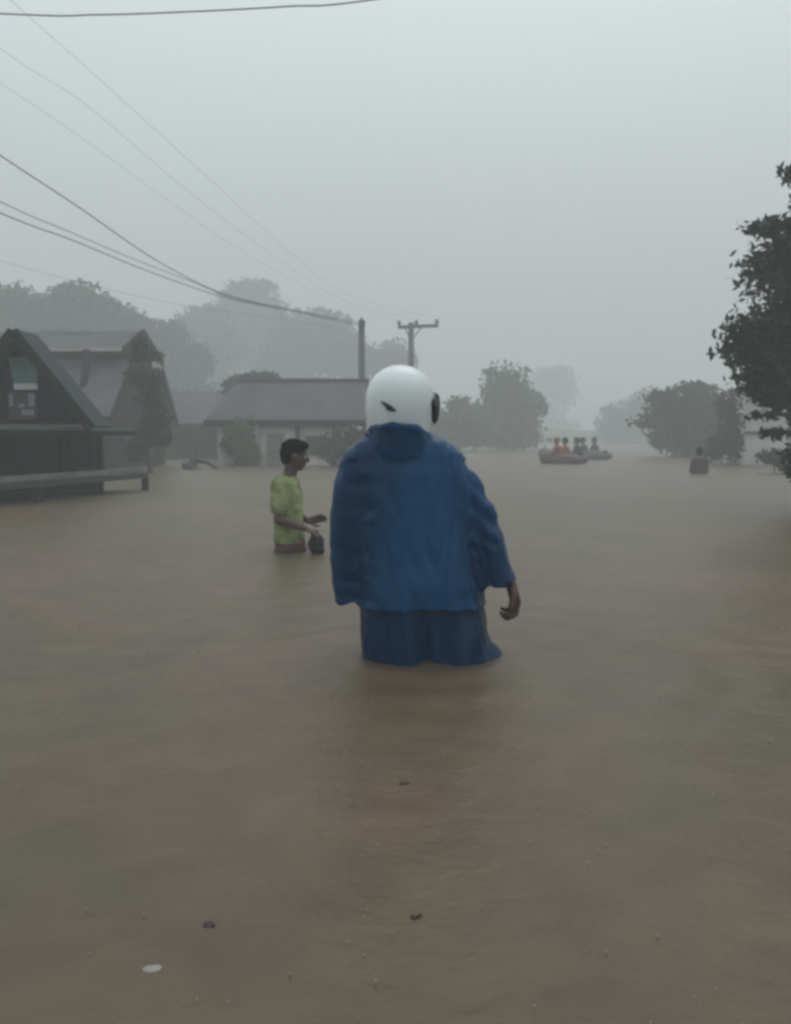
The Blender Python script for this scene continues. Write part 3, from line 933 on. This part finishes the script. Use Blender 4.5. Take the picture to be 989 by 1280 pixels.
# ---- the man in the blue raincoat
MY = 3.4
def m(px, py, dy=0.0):
    q = at(px, py, MY)            # lengths are read at the body plane, then moved in depth
    return Vector((q.x, MY + dy, q.z))
def blue_man():
    base = Vector((m(535, 825).x, MY, BED + .02))
    # body, one surface
    b = MB()
    hc = m(500, 512, .02)
    Mh = head_matrix(hc, R(18), R(0), R(-3))
    head(b, Mh, 1.0)
    neck = m(502, 548, 0); b.capsule(hc + Vector((0, -.015, -.05)), .058, neck, .062)
    chest = m(508, 610); waist = m(520, 690); hips = m(528, 748)
    b.loft([(hips.x, MY, hips.z - .10, .12, .09), (hips.x, MY, hips.z, .17, .115), (waist.x, MY, waist.z, .145, .10), (chest.x, MY, chest.z, .17, .115),
            (m(505, 575).x, MY, m(505, 575).z, .17, .10), (neck.x, MY, neck.z, .075, .065)])
    shL, elL, wrL = m(445, 590), m(437, 668, .03), m(440, 732, .12)
    shR, elR, wrR = m(565, 590), m(603, 666, .03), m(637, 724, 0)
    b.chain([shL, elL, wrL], [.050, .034, .027]); b.chain([shR, elR, wrR], [.050, .034, .027])
    hand(b, wrL, (.1, .55, -.7), (.9, 0, .1), 1, 1.0, .5)
    hand(b, wrR, (.28, .02, -1), (-1, -.25, -.1), -1, 1.08, 1.0, .02)
    kL, aL = m(495, 900), Vector((m(500, 900).x, MY - .02, BED + .1))
    kR, aR = m(575, 900, .05), Vector((m(585, 900).x, MY + .1, BED + .1))
    b.chain([hips + Vector((-.09, 0, -.05)), kL, aL], [.08, .055, .042]); b.chain([hips + Vector((.09, 0, -.05)), kR, aR], [.08, .055, .042])
    for a_ in (aL, aR):
        b.capsule(a_ + Vector((0, -.03, -.03)), .04, a_ + Vector((0, .16, -.055)), .03)
    body = link_mesh('person', b.fuse(.0055, 3), M_skin, None, base, True)
    tag(body, 'person in a blue rain poncho and white helmet wading away, seen from behind', 'person')
    eyes(Mh, 1.0, body, base)
    # raincoat: long body, wide sleeves, bunched collar
    c = MB()
    prof = [(523, 480, 520, .070), (532, 470, 528, .095), (542, 460, 541, .115), (553, 445, 562, .132), (566, 430, 579, .150), (590, 424, 588, .165),
            (640, 428, 590, .175), (700, 436, 598, .185), (730, 443, 604, .20), (757, 445, 609, .212)]
    c.loft([(m((l + r) / 2, y).x, MY + (.02 if y < 535 else 0), m(0, y).z, (m(r, y).x - m(l, y).x) / 2, d * .8) for (y, l, r, d) in prof], n=44, power=2.25)
    c.capsule(m(452, 590), .085, m(446, 604), .08)
    c.tube([m(452, 588), m(441, 612), m(436, 650), m(435, 700, .01), m(438, 753, .03)], [.080, .078, .073, .068, .060], 20)
    c.capsule(m(560, 590), .088, m(568, 600), .085)
    c.tube([m(560, 588), m(577, 612), m(594, 650), m(610, 692), m(624, 731)], [.085, .084, .078, .072, .070], 20)
    pts = []
    for i in range(28):
        t = 2 * math.pi * i / 28
        x = m(501 + 37 * math.cos(t), 0).x
        dy = (.150 if t > math.pi else .10) * math.sin(t)
        z = m(0, 548 - 13 * max(0, -math.sin(t)) ** .5).z - .012 * math.cos(t) + .004 * math.sin(3 * t)
        pts.append(Vector((x, MY + dy, z)))
    for i in range(28):
        a_, b_ = pts[i], pts[(i + 1) % 28]
        c.capsule(a_, .019 + .003 * math.sin(i * 1.7), b_, .019 + .003 * math.sin((i + 1) * 1.7), 10)
        c.capsule(a_, .018, Vector((m(503, 0).x + (a_.x - m(503, 0).x) * 1.05, MY + (a_.y - MY) * .75, m(0, 566).z)), .03, 10)
    me = c.fuse(.0065, 2)
    cut = (m(603, 746), m(645, 722))
    zmin = m(0, 753).z
    def fold(p, n):
        x, z = p.x - base.x, p.z
        low = max(0, min(1, (m(0, 560).z - z) / .6))
        f = 0.0
        f += .016 * (.25 + low) * noise.noise(Vector((x * 13 + z * 2, p.y * 8, z * 1.6)))
        f += .004 * noise.noise(Vector((x * 26 + z * 10, p.y * 16, z * 6)))
        f += .001 * noise.noise(p * 50)
        # sleeve bends: creases across the arm
        if x > .16 and z > .2:
            q = z * 1.0 + x * .8
            f += .007 * math.sin(q * 75 + 4 * noise.noise(p * 9)) * max(0, noise.noise(p * 7) + .45)
        if x < -.2 and z > .2:
            f += .005 * math.sin(z * 70 + 4 * noise.noise(p * 9)) * max(0, noise.noise(p * 7) + .4)
        # armhole seams
        for pxs in (442, 582):
            xs = m(pxs, 640).x
            if z < m(0, 575).z and z > .22:
                f -= .012 * math.exp(-((p.x - xs - (.10 if pxs > 500 else 0.02) * low) / .018) ** 2)
        # long hanging creases in the thin plastic
        q1 = noise.noise(Vector((x * 9 + z * 1.2, p.y * 6, z * 1.1)))
        f -= .006 * (.35 + low) * math.exp(-(q1 / .10) ** 2)
        q2 = noise.noise(Vector((x * 17 - z * 3, p.y * 9 + 4, z * 2.6 + x * 2)))
        f -= .0025 * math.exp(-(q2 / .12) ** 2)
        if z < .32:
            k2 = min(1, (.32 - z) / .3); k2 = k2 * k2 * (3 - 2 * k2)
            f += .012 * k2 * math.sin((x) * 48 + 3 * noise.noise(Vector((x * 4, 0, z * 3))))
            f -= .055 * math.exp(-((x - .01) / .075) ** 2) * k2
        # back centre seam
        return f
    displace(me, fold)
    coat = link_mesh('rain_poncho', me, M_coat, body, base, True)
    # baggy rain trousers below the hem, both legs held together by the wet plastic
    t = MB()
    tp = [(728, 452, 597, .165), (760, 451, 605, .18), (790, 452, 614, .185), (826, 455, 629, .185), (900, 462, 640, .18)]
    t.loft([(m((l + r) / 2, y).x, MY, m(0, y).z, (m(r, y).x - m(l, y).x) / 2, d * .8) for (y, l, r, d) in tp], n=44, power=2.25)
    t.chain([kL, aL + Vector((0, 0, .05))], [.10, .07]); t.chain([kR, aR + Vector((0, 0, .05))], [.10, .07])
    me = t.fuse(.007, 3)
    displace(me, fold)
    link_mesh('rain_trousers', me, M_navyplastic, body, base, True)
    # helmet
    hcz = m(500, 501)
    Hm = head_matrix((hcz.x, MY + .01, hcz.z), R(22), R(2), R(5))
    prof = [(.0, .137), (.035, .133), (.068, .119), (.098, .094), (.119, .060), (.130, .022), (.1325, -.018), (.130, -.055), (.126, -.09), (.122, -.118), (.121, -.132), (.113, -.136), (.108, -.12), (.112, -.06), (.114, 0), (.10, .06), (.06, .105), (.0, .118)]
    bm = bmesh.new()
    n = 56
    rings = []
    for (r_, z_) in prof:
        if r_ == 0:
            rings.append([bm.verts.new((0, 0, z_))])
        else:
            rings.append([bm.verts.new((r_ * math.cos(2 * math.pi * i / n), r_ * 1.12 * math.sin(2 * math.pi * i / n) + .004, z_)) for i in range(n)])
    for j in range(len(rings) - 1):
        a_, b_ = rings[j], rings[j + 1]
        for i in range(n):
            i2 = (i + 1) % n
            if len(a_) == 1:
                bm.faces.new((a_[0], b_[i], b_[i2]))
            elif len(b_) == 1:
                bm.faces.new((a_[i], b_[0], a_[i2]))
            else:
                bm.faces.new((a_[i], b_[i], b_[i2], a_[i2]))
    # face opening
    kill = [f for f in bm.faces if f.calc_center_median().y > .055 and f.calc_center_median().z < .03]
    bmesh.ops.delete(bm, geom=kill, context='FACES')
    # lower back of the shell is cut higher than the cheeks
    bm.transform(Hm)
    bmesh.ops.recalc_face_normals(bm, faces=bm.faces)
    me = bpy.data.meshes.new('shell'); bm.to_mesh(me); bm.free()
    hroot = empty('helmet', (0, 0, 0)); hroot.parent = body
    sh = link_mesh('shell', me, M_helmet, hroot, base, True)
    def Hp(x, y, z):
        return Hm @ Vector((x, y, z))
    def band(zr, a0, a1, rr, hgt, name, mt, steps=26, thick=.006):
        q = MB(); r_ = rr
        rings_ = []
        for i in range(steps + 1):
            a = a0 + (a1 - a0) * i / steps
            hh = hgt(i / steps) if callable(hgt) else hgt
            z0 = zr(i / steps) if callable(zr) else zr
            c_, s_ = math.cos(a), math.sin(a)
            rings_.append([q.bm.verts.new(Hp(c_ * (r_ + k_[0]), s_ * (r_ + k_[0]) * 1.12 + .004, z0 + k_[1])) for k_ in ((0, -hh / 2), (thick, -hh / 2), (thick, hh / 2), (0, hh / 2))])
        for i in range(steps):
            for j in range(4):
                q.bm.faces.new((rings_[i][j], rings_[i + 1][j], rings_[i + 1][(j + 1) % 4], rings_[i][(j + 1) % 4]))
        q.bm.faces.new(rings_[0]); q.bm.faces.new(rings_[-1][::-1])
        return q.build(name, mt, hroot, base, True)
    # smoked visor in front, running back to the pivots at both sides
    band(lambda u: -.012 + 0 * u, R(-2), R(182), .1335, lambda u: .045 + .075 * math.sin(math.pi * u) ** .5, 'visor', M_dark, 40, .004)
    band(-.132, R(-75), R(-255 + 110), .1225, .016, 'rim_trim', M_dark, 20, .006)
    band(-.128, R(-72), R(60), .1215, .018, 'rim_trim', M_dark, 20, .007)
    band(-.128, R(120), R(250), .1215, .018, 'rim_trim', M_dark, 20, .007)
    for sx in (-1, 1):
        q = MB(); q.tube([Hp(sx * .128, .018, -.006), Hp(sx * .139, .018, .004), Hp(sx * .143, .018, .004)], [.026, .024, .016], 18)
        q.ellipsoid(Hp(sx * .133, .045, -.02), .012, .035, .060, Hm.to_3x3()); q.build('visor_pivot', M_dark, hroot, base, True)
    # short peak at the forehead
    q = MB()
    pk = []
    for i in range(13):
        a = R(28) + R(124) * i / 12
        c_, s_ = math.cos(a), math.sin(a)
        ext = .055 * math.sin(math.pi * i / 12) ** .6
        pk.append([q.bm.verts.new(Hp(*v)) for v in ((c_ * .132, s_ * .148 + .004, .038), (c_ * (.134 + ext * .5), s_ * (.150 + ext) + .004, .026), (c_ * (.134 + ext * .5), s_ * (.150 + ext) + .004, .022), (c_ * .130, s_ * .146 + .004, .028))])
    for i in range(12):
        for j in range(4):
            q.bm.faces.new((pk[i][j], pk[i + 1][j], pk[i + 1][(j + 1) % 4], pk[i][(j + 1) % 4]))
    q.build('peak', M_dark, hroot, base, True)
    # chin strap and cheek pads
    for sx in (-1, 1):
        q = MB(); q.tube([Hp(sx * .112, .03, -.10), Hp(sx * .095, .05, -.14), Hp(sx * .03, .06, -.165)], [.012, .010, .009], 8); q.build('chin_strap', M_dark, hroot, base, True)
        q = MB(); q.ellipsoid(Hp(sx * (.131 if sx < 0 else .100), .03, -.082), .018, .04, .058, Hm.to_3x3()); q.build('cheek_pad', M_dark, hroot, base, True)
    # small dark swoosh mark on the back of the shell
    inv = Hm.inverted()
    q = MB(); vs = []
    outline = [(491, 501), (497, 502.5), (503, 505), (508, 508), (513, 512.5), (511, 514), (505, 513.5), (500, 512), (499, 508.5), (495, 505)]
    for off in (.0015, .003):
        row = []
        for (px, py) in outline:
            w_ = inv @ Vector((m(px, py).x, MY, m(px, py).z))
            x_, z_ = w_.x, w_.z
            rr = .1325 + off
            # walk onto the back of the shell
            yb = -math.sqrt(max(0, 1 - (x_ / rr) ** 2)) * rr * 1.12 + .004
            row.append(q.bm.verts.new(Hm @ Vector((x_, yb, z_))))
        vs.append(row)
    q.bm.faces.new(vs[1])
    for i in range(len(outline)):
        j = (i + 1) % len(outline)
        q.bm.faces.new((vs[0][i], vs[0][j], vs[1][j], vs[1][i]))
    q.build('decal', M_decal, hroot, base)
blue_man()

# ---- the boy in the yellow-green shirt
BY = 6.6
def bp(px, py, dy=0.0):
    q = at(px, py, BY)
    return Vector((q.x, BY + dy, q.z))
def boy():
    base = Vector((bp(363, 690).x, BY, BED + .02))
    s = .93
    b = MB()
    hc = bp(369, 569.5)
    Mh = head_matrix(hc, R(82), R(-9), 0)
    head(b, Mh, 1.0)
    neck = bp(362, 594)
    b.capsule(hc + Vector((-.02, 0, -.04)), .050, neck + Vector((0, 0, -.01)), .052)
    tors = [(688, 346, 382, .12), (660, 345, 380, .12), (635, 344, 378, .125), (612, 343, 376, .135), (600, 347, 372, .12), (592, 354, 369, .07)]
    b.loft([(bp((l + r) / 2, y).x, BY, bp(0, y).z, (bp(r, y).x - bp(l, y).x) / 2 * .92, d) for (y, l, r, d) in tors], 28)
    # near arm (toward the camera) bent with the forearm forward
    shN, elN, wrN = bp(354, 606, -.15), bp(353, 647, -.20), bp(385, 657, -.20)
    shF, elF, wrF = bp(360, 606, .14), bp(364, 641, .16), bp(386, 651, -.02)
    b.chain([shN, elN, wrN], [.048, .036, .024]); b.chain([shF, elF, wrF], [.046, .035, .023])
    hand(b, wrN, (.85, .05, -.45), (.1, .2, -1), 1, .85, .55)
    hand(b, wrF, (1, .0, .25), (0, -1, -.2), 1, .80, .25)
    hip = bp(363, 688)
    kL = Vector((base.x + .05, BY - .09, -.22)); aL = Vector((base.x - .02, BY - .09, BED + .1))
    kR = Vector((base.x + .12, BY + .09, -.20)); aR = Vector((base.x + .10, BY + .09, BED + .1))
    b.chain([hip + Vector((0, -.075, 0)), kL, aL], [.085, .052, .036]); b.chain([hip + Vector((0, .075, 0)), kR, aR], [.085, .052, .036])
    for a_ in (aL, aR):
        b.capsule(a_ + Vector((-.02, 0, -.04)), .033, a_ + Vector((.13, 0, -.055)), .024)
    body = link_mesh('person', b.fuse(.0055, 3), M_skin, None, base, True)
    tag(body, 'boy with short black hair in a yellow-green T-shirt standing waist-deep, facing right', 'person')
    eyes(Mh, 1.0, body, base)
    hair_cap(Mh, 1.0, body, base)
    M_shirt = mat('yellow_green_cotton', (0.30, 0.315, 0.15), .9, (0.12, 0.155, 0.055), 8, .3, 25)
    t = MB()
    tp = [(678, 342, 381, .15), (660, 343, 380, .148), (640, 343, 379, .15), (618, 340, 378, .155), (605, 342, 375, .15), (598, 347, 371, .12), (594, 352, 369, .085)]
    t.loft([(bp((l + r) / 2, y).x, BY, bp(0, y).z, (bp(r, y).x - bp(l, y).x) / 2, d) for (y, l, r, d) in tp], 30)
    t.chain([shN + Vector((0, .03, .01)), shN, shN.lerp(elN, .62)], [.072, .072, .070]); t.chain([shF + Vector((0, -.03, .01)), shF, shF.lerp(elF, .6)], [.070, .070, .066])
    me = t.fuse(.007, 4)
    displace(me, lambda p, n: .006 * noise.noise(Vector((p.x * 14, p.y * 14, p.z * 26))) + .006 * noise.noise(Vector((p.x * 9, p.y * 9, p.z * 5))))
    link_mesh('shirt', me, M_shirt, body, base, True)
    sh = MB()
    sp = [(671, 345, 381, .13), (690, 343, 384, .145), (705, 342, 390, .15)]
    sh.loft([(bp((l + r) / 2, y).x, BY, bp(0, y).z, (bp(r, y).x - bp(l, y).x) / 2, d) for (y, l, r, d) in sp], 28)
    sh.chain([hip + Vector((0, -.075, 0)), kL + Vector((0, 0, .05))], [.10, .085]); sh.chain([hip + Vector((0, .075, 0)), kR + Vector((0, 0, .05))], [.10, .085])
    me = sh.fuse(.009, 3)
    displace(me, lambda p, n: .006 * noise.noise(p * 14))
    link_mesh('shorts', me, mat('maroon_shorts', (0.085, 0.028, 0.026), .9, (.06, .02, .02), 6), body, base, True)
    # the black bag in his hand
    bc = bp(398, 677, -.16)
    bb = (bc.x, bc.y, bc.z)
    broot = tag(empty('bag', bb), 'small black cloth bag hanging from the hand of the boy above the water', 'bag')
    g = MB(); g.ellipsoid(bc, .060, .045, .078); g.ellipsoid(bc + Vector((.012, 0, -.035)), .052, .045, .045); g.ellipsoid(bc + Vector((-.03, .0, .0)), .035, .035, .05)
    me = g.fuse(.006, 2); displace(me, lambda p, n: .009 * noise.noise(p * 26) + .004 * noise.noise(p * 60))
    M_bag = mat('black_bag_cloth', (0.012, 0.013, 0.012), .8)
    link_mesh('pouch', me, M_bag, broot, bb, True)
    g = MB(); g.tube([bc + Vector((-.03, 0, .06)), bc + Vector((-.035, -.01, .10)), bp(391, 660, -.19) , bc + Vector((.0, .01, .10)), bc + Vector((.02, 0, .06))], .008, 8)
    g.build('strap', M_bag, broot, bb, True)
boy()

# ---- small distant figures
def small_person(label, c, Y, pose, shirt, s=1.0, group=None, yaw=0, water=0.0, hat=None):
    """c: world x of the hips; pose 'sit' (c z = seat height) or 'wade'"""
    x, hz = c
    b = MB()
    T_ = Matrix.Translation((x, Y, 0)) @ Matrix.Rotation(-yaw, 4, 'Z')
    def p(a, b_, c_):
        return T_ @ Vector((a, b_, c_))
    if pose == 'sit':
        gz = hz
        hips, chest, neck = p(0, 0, hz + .10), p(0, .04, hz + .38), p(0, .06, hz + .55)
        hd = p(0, .08, hz + .70)
        knees = [p(-.14, .38, hz + .22), p(.14, .38, hz + .22)]; ank = [p(-.13, .40, hz + .06), p(.13, .40, hz + .06)]
        el = [p(-.27, .12, hz + .27), p(.27, .12, hz + .27)]; wr = [p(-.16, .34, hz + .24), p(.16, .34, hz + .24)]
    else:
        gz = ground_z(x, Y)
        hips, chest, neck = p(0, 0, hz), p(0, .05, hz + .30), p(0, .08, hz + .47)
        hd = p(0, .10, hz + .60)
        knees = [p(-.12, .05, (hz + gz) / 2), p(.12, -.05, (hz + gz) / 2)]; ank = [p(-.12, .0, gz + .09), p(.12, -.12, gz + .09)]
        el = [p(-.16, .12, hz + .14), p(.16, .12, hz + .14)]; wr = [p(-.08, .30, hz + .05), p(.08, .28, hz + .05)]
    sw_ = .18 if pose == 'sit' else .125
    sh = [p(-sw_, .05, neck.z - .07), p(sw_, .05, neck.z - .07)]
    Mh = head_matrix(hd, yaw)
    head(b, Mh)
    b.capsule(hd + Vector((0, -.01, -.05)), .052, neck, .055)
    br = .135 if pose == 'sit' else .105
    b.capsule(hips, br, chest, br + .01 * (pose == 'sit')); b.capsule(chest, br, neck + Vector((0, 0, -.07)), .10)
    b.capsule(sh[0], .06, sh[1], .06)
    for i in range(2):
        b.chain([sh[i], el[i], wr[i]], [.055, .042, .028])
        hand(b, wr[i], wr[i] - el[i], (0, 0, -1), 1 if i else -1, 1.0, .4)
        off = (p(-.09 if i == 0 else .09, 0, 0) - p(0, 0, 0))
        b.chain([hips + off, knees[i], ank[i]], [.095, .065, .042])
        f = (p(0, 1, 0) - p(0, 0, 0))
        b.capsule(ank[i] + Vector((0, 0, -.03)), .04, ank[i] + f * .16 + Vector((0, 0, -.05)), .03)
    base = (x, Y, gz)
    body = link_mesh('person', b.fuse(.011, 2), M_skin_far, None, base, True)
    tag(body, label, 'person', group)
    eyes(Mh, 1, body, base)
    if hat:
        h = MB(); h.ellipsoid(hd + Vector((0, 0, .055)), .105, .12, .09); 
        link_mesh('helmet', h.mesh(), hat, body, base, True)
    else:
        hair_cap(Mh, 1.0, body, base, .012)
    j = MB()
    jr = .16 if pose == 'sit' else .14
    j.capsule(hips + Vector((0, 0, .02)), jr + .02, chest, jr); j.capsule(chest, jr, neck + Vector((0, 0, -.09)), .12); j.capsule(sh[0], .078, sh[1], .078)
    for i in range(2):
        j.capsule(sh[i], .078, sh[i].lerp(el[i], .9), .065)
    me = j.fuse(.014, 3); displace(me, lambda q, n: .012 * noise.noise(q * 9))
    link_mesh('jacket', me, shirt, body, base, True)
    t = MB()
    for i in range(2):
        off = (p(-.09 if i == 0 else .09, 0, 0) - p(0, 0, 0))
        t.chain([hips + off, knees[i], ank[i] + Vector((0, 0, .05))], [.112, .085, .065])
    link_mesh('trousers', t.fuse(.014, 2), M_dtrouser, body, base, True)
M_red = mat('faded_red_cloth', (0.22, 0.04, 0.032), .85, (.16, .035, .03), 5)
M_orange = mat('dull_orange_vest', (0.34, 0.09, 0.045), .8, (.22, .06, .03), 5)
M_maroon = mat('wet_maroon_cloth', (0.05, 0.022, 0.022), .8)
M_navy = mat('dark_navy_cloth', (0.03, 0.035, 0.05), .85)
M_purple = mat('dark_purple_cloth', (0.05, 0.032, 0.042), .85)
M_olive = mat('dark_olive_cloth', (0.045, 0.05, 0.035), .85)
small_person('lone person wading chest-deep in front of the broad tree in dark wet clothes', (at(875, 575, 20.5).x, -.10), 20.5, 'wade', M_maroon, yaw=R(10))
# ragged cloak sides: the sleeves trail in the water

# ---- rubber boats
M_rub = mat('dark_grey_rubber', (0.085, 0.032, 0.032), .6, (.06, .025, .026), 4)
M_rub2 = mat('olive_rubber', (0.045, 0.055, 0.045), .5)
def raft(label, px, py, Y, ln, wd, yaw, m_):
    c = at(px, py, Y)
    base = (c.x, Y, -.05)
    root = empty('inflatable_boat', base, 0)
    tag(root, label, 'boat', 'rubber boats crossing the flood')
    T_ = Matrix.Translation((c.x, Y, 0)) @ Matrix.Rotation(yaw, 4, 'Z')
    h = MB(); r_ = .21
    pts = [(-ln / 2, -wd / 2 + r_, .14), (-ln / 4, -wd / 2 + r_, .13), (ln / 5, -wd / 2 + r_, .14), (ln * .38, -wd / 3.2, .2), (ln / 2, 0, .32),
           (ln * .38, wd / 3.2, .2), (ln / 5, wd / 2 - r_, .14), (-ln / 4, wd / 2 - r_, .13), (-ln / 2, wd / 2 - r_, .14)]
    rad = [.12, r_, r_, r_ * .96, r_ * .9, r_ * .96, r_, r_, .12]
    P = [T_ @ Vector(q) for q in pts]
    h.chain(P, rad)
    link_mesh('hull_tube', h.fuse(.03, 6), m_, root, base, True)
    f = MB(); f.prism([T_ @ Vector(q) for q in ((-ln * .44, -wd / 2 + .2, .02), (ln * .3, -wd / 2 + .2, .02), (ln * .42, 0, .05), (ln * .3, wd / 2 - .2, .02), (-ln * .44, wd / 2 - .2, .02))], (0, 0, .05)); f.build('floor', M_wood, root, base)
    f = MB(); f.prism([T_ @ Vector(q) for q in ((-ln * .43, -wd / 2 + .3, .0), (-ln * .43, wd / 2 - .3, .0), (-ln * .43, wd / 2 - .3, .34), (-ln * .43, -wd / 2 + .3, .34))], (.04, 0, 0)); f.build('transom', M_wood, root, base)
    for u in (-.18, .12):
        f = MB(); f.beam(T_ @ Vector((ln * u, -wd / 2 + .22, .27)), T_ @ Vector((ln * u, wd / 2 - .22, .27)), .24, .04); f.build('seat', M_wood, root, base)
    return T_
GP = 'people sitting in the rubber boats'
raft('larger dark grey rubber boat carrying three people across the flood', 704, 579, 28.5, 1.3, .9, R(150), M_rub)
def seat_at(px, Y, z=.02):
    return (at(px, 560, Y).x, z)
small_person('person in a faded red top sitting at the bow end of the larger boat', seat_at(699, 28.4), 28.4, 'sit', M_red, group=GP, yaw=R(-60), hat=M_orange)
small_person('person in an orange vest sitting in the middle of the larger boat', seat_at(709, 28.7), 28.7, 'sit', M_orange, group=GP, yaw=R(-70))
small_person('person in navy sitting at the stern of the larger boat', seat_at(724, 28.6), 28.6, 'sit', M_navy, group=GP, yaw=R(-80))
raft('smaller olive rubber boat just behind and right of the larger one', 740, 573, 33.5, 1.2, .9, R(140), M_rub2)
small_person('person in olive sitting upright at the right end of the smaller boat', seat_at(745, 33.5), 33.5, 'sit', M_olive, group=GP, yaw=R(-60))
small_person('person in dark purple sitting at the left end of the smaller boat', seat_at(731, 33.6), 33.6, 'sit', M_purple, group=GP, yaw=R(-70))

# ---- half-drowned motorbike
def motorbike():
    Y = 23.5
    c = at(243, 582, Y)
    b = (c.x, Y, ground_z(c.x, Y))
    root = empty('motorbike', b)
    tag(root, 'dark motorbike almost submerged in front of the low shed', 'motorbike')
    x, z = c.x, 0.0
    M_b = mat('dark_bike_plastic', (.022, .022, .024), .4)
    h = MB(); h.ellipsoid((x - .12, Y, z + .04), .20, .12, .17); h.ellipsoid((x - .03, Y, z + .16), .12, .09, .12); h.ellipsoid((x + .05, Y, z - .15), .35, .12, .2)
    link_mesh('body', h.fuse(.018, 4), M_b, root, b, True)
    s_ = MB(); s_.tube([(x + .02, Y, z + .22), (x + .18, Y, z + .23), (x + .35, Y, z + .20), (x + .5, Y, z + .10), (x + .62, Y, z - .02)], [.07, .075, .07, .055, .04], 12); s_.build('seat', M_b, root, b, True)
    hb = MB(); hb.tube([(x - .02, Y - .32, z + .30), (x - .06, Y - .12, z + .27), (x - .06, Y + .12, z + .27), (x - .02, Y + .32, z + .30)], .022, 8); hb.build('handlebar', M_dark, root, b, True)
    for sg in (-1, 1):
        mi = MB(); mi.tube([(x - .04, Y + sg * .22, z + .28), (x - .02, Y + sg * .26, z + .44)], .012, 6); mi.ellipsoid((x - .02, Y + sg * .27, z + .50), .03, .07, .05); mi.build('mirror', M_dark, root, b, True)
    for dx in (-.35, .6):
        wh = MB()
        pts = [(x + dx + .24 * math.cos(t), Y, z - .62 + .24 * math.sin(t)) for t in [2 * math.pi * k / 20 for k in range(21)]]
        wh.tube(pts, .05, 8, cap=False); wh.build('wheel', M_dark, root, b, True)
    hl = MB(); hl.ellipsoid((x - .29, Y, z + .10), .05, .07, .07); hl.build('headlight', M_glass, root, b, True)
motorbike()

# ------------------------------------------------------------------ things on the water
def floater(name, label, cat, px, py, mat_, kind, s):
    v = ray(px, py); t = -CAMH / v.z
    c = Vector((0, 0, CAMH)) + v * t
    z = water_z(c.x, c.y) - .0025
    q = MB()
    random.seed(int(px))
    if kind == 'leaf':
        n = 9
        top = []
        for i in range(n):
            a = 2 * math.pi * i / n
            r_ = s * (.55 + .6 * random.random())
            top.append((c.x + r_ * math.cos(a) * 1.3, c.y + r_ * math.sin(a) * .9, z + .004 + .003 * random.random()))
        q.prism(top, (0, 0, -.004))
        if px > 515:
            q.tube([(c.x + s, c.y, z + .004), (c.x + s * 1.8, c.y + s * .7, z + .008), (c.x + s * 2.2, c.y + s * .9, z + .003)], [.003, .002, .001], 5)
        q.ellipsoid((c.x - s * .3, c.y + s * .2, z + .002), s * .5, s * .4, s * .2)
        q.ellipsoid((c.x + s * .7, c.y + s * .4, z + .001), s * .45, s * .2, s * .15)
    else:
        q.ellipsoid((c.x, c.y, z), s * 1.15, s * .75, s * .32)
        q.ellipsoid((c.x + s * .4, c.y + s * .2, z + .001), s * .7, s * .5, s * .3)
    o = q.build(name, mat_, None, tuple(c), True)
    tag(o, label, cat)
M_deb = mat('wet_dark_leaf', (.03, .026, .022), .5)
M_pale = mat('pale_plastic_scrap', (.27, .26, .23), .5)
floater('floating_leaf', 'dark clump of wet leaf floating in the near water at lower left', 'leaf', 261, 1161, M_deb, 'leaf', .011)
floater('floating_leaf', 'small dark leaf floating in the water straight behind the poncho wearer', 'leaf', 506, 979, M_deb, 'leaf', .010)
floater('floating_leaf', 'thin dark leaf floating near the bottom middle', 'leaf', 517, 1149, M_deb, 'leaf', .007)
floater('foam_scrap', 'pale scrap of plastic foam floating nearest the camera at lower left', 'scrap', 190, 1216, M_pale, 'scrap', .015)
floater('foam_scrap', 'tiny white foam bead floating in the lower right water', 'scrap', 815, 1152, M_pale, 'scrap', .006)

def splashes():
    """little crowns and beads thrown up by the rain on the near water"""
    random.seed(11)
    q = MB()
    for i in range(420):
        d = 1.1 + 5.5 * random.random() ** 1.4
        a = R(random.uniform(-34, 34))
        x, y = d * math.sin(a), d * math.cos(a)
        if abs(x - man_c.x) < .4 and abs(y - MY) < .35:
            continue
        z = water_z(x, y)
        h = random.uniform(.004, .014)
        r_ = random.uniform(.0008, .0018) * (1 + .12 * d)
        k = bmesh.ops.create_icosphere(q.bm, subdivisions=1, radius=r_)
        bmesh.ops.transform(q.bm, verts=k['verts'], matrix=Matrix.Translation((x, y, z + h * .6)) @ Matrix.Diagonal((1, 1, random.uniform(1, 3.2), 1)))
    mt = mat('splash_water', (.30, .29, .26), .3, (.22, .21, .19), 20)
    o = q.build('rain_splashes', mt, None, None, True)
    tag(o, 'small beads and rings thrown up by raindrops on the near brown water', 'splashes', kind='stuff')
splashes()

# ------------------------------------------------------------------ haze (rain-filled air)
hz = MB(); hz.box(-260, 260, -60, 330, -4.0, 24)
M_haze = bpy.data.materials.new('rain_haze')
M_haze.use_nodes = True
t = M_haze.node_tree
t.nodes.clear()
vo = t.nodes.new('ShaderNodeVolumePrincipled')
vo.inputs['Color'].default_value = (*HAZE_C, 1)
vo.inputs['Density'].default_value = HAZE_D
vo.inputs['Anisotropy'].default_value = 0.0
oo = t.nodes.new('ShaderNodeOutputMaterial')
t.links.new(vo.outputs[0], oo.inputs['Volume'])
ho = hz.build('haze', M_haze)
tag(ho, kind='stuff')
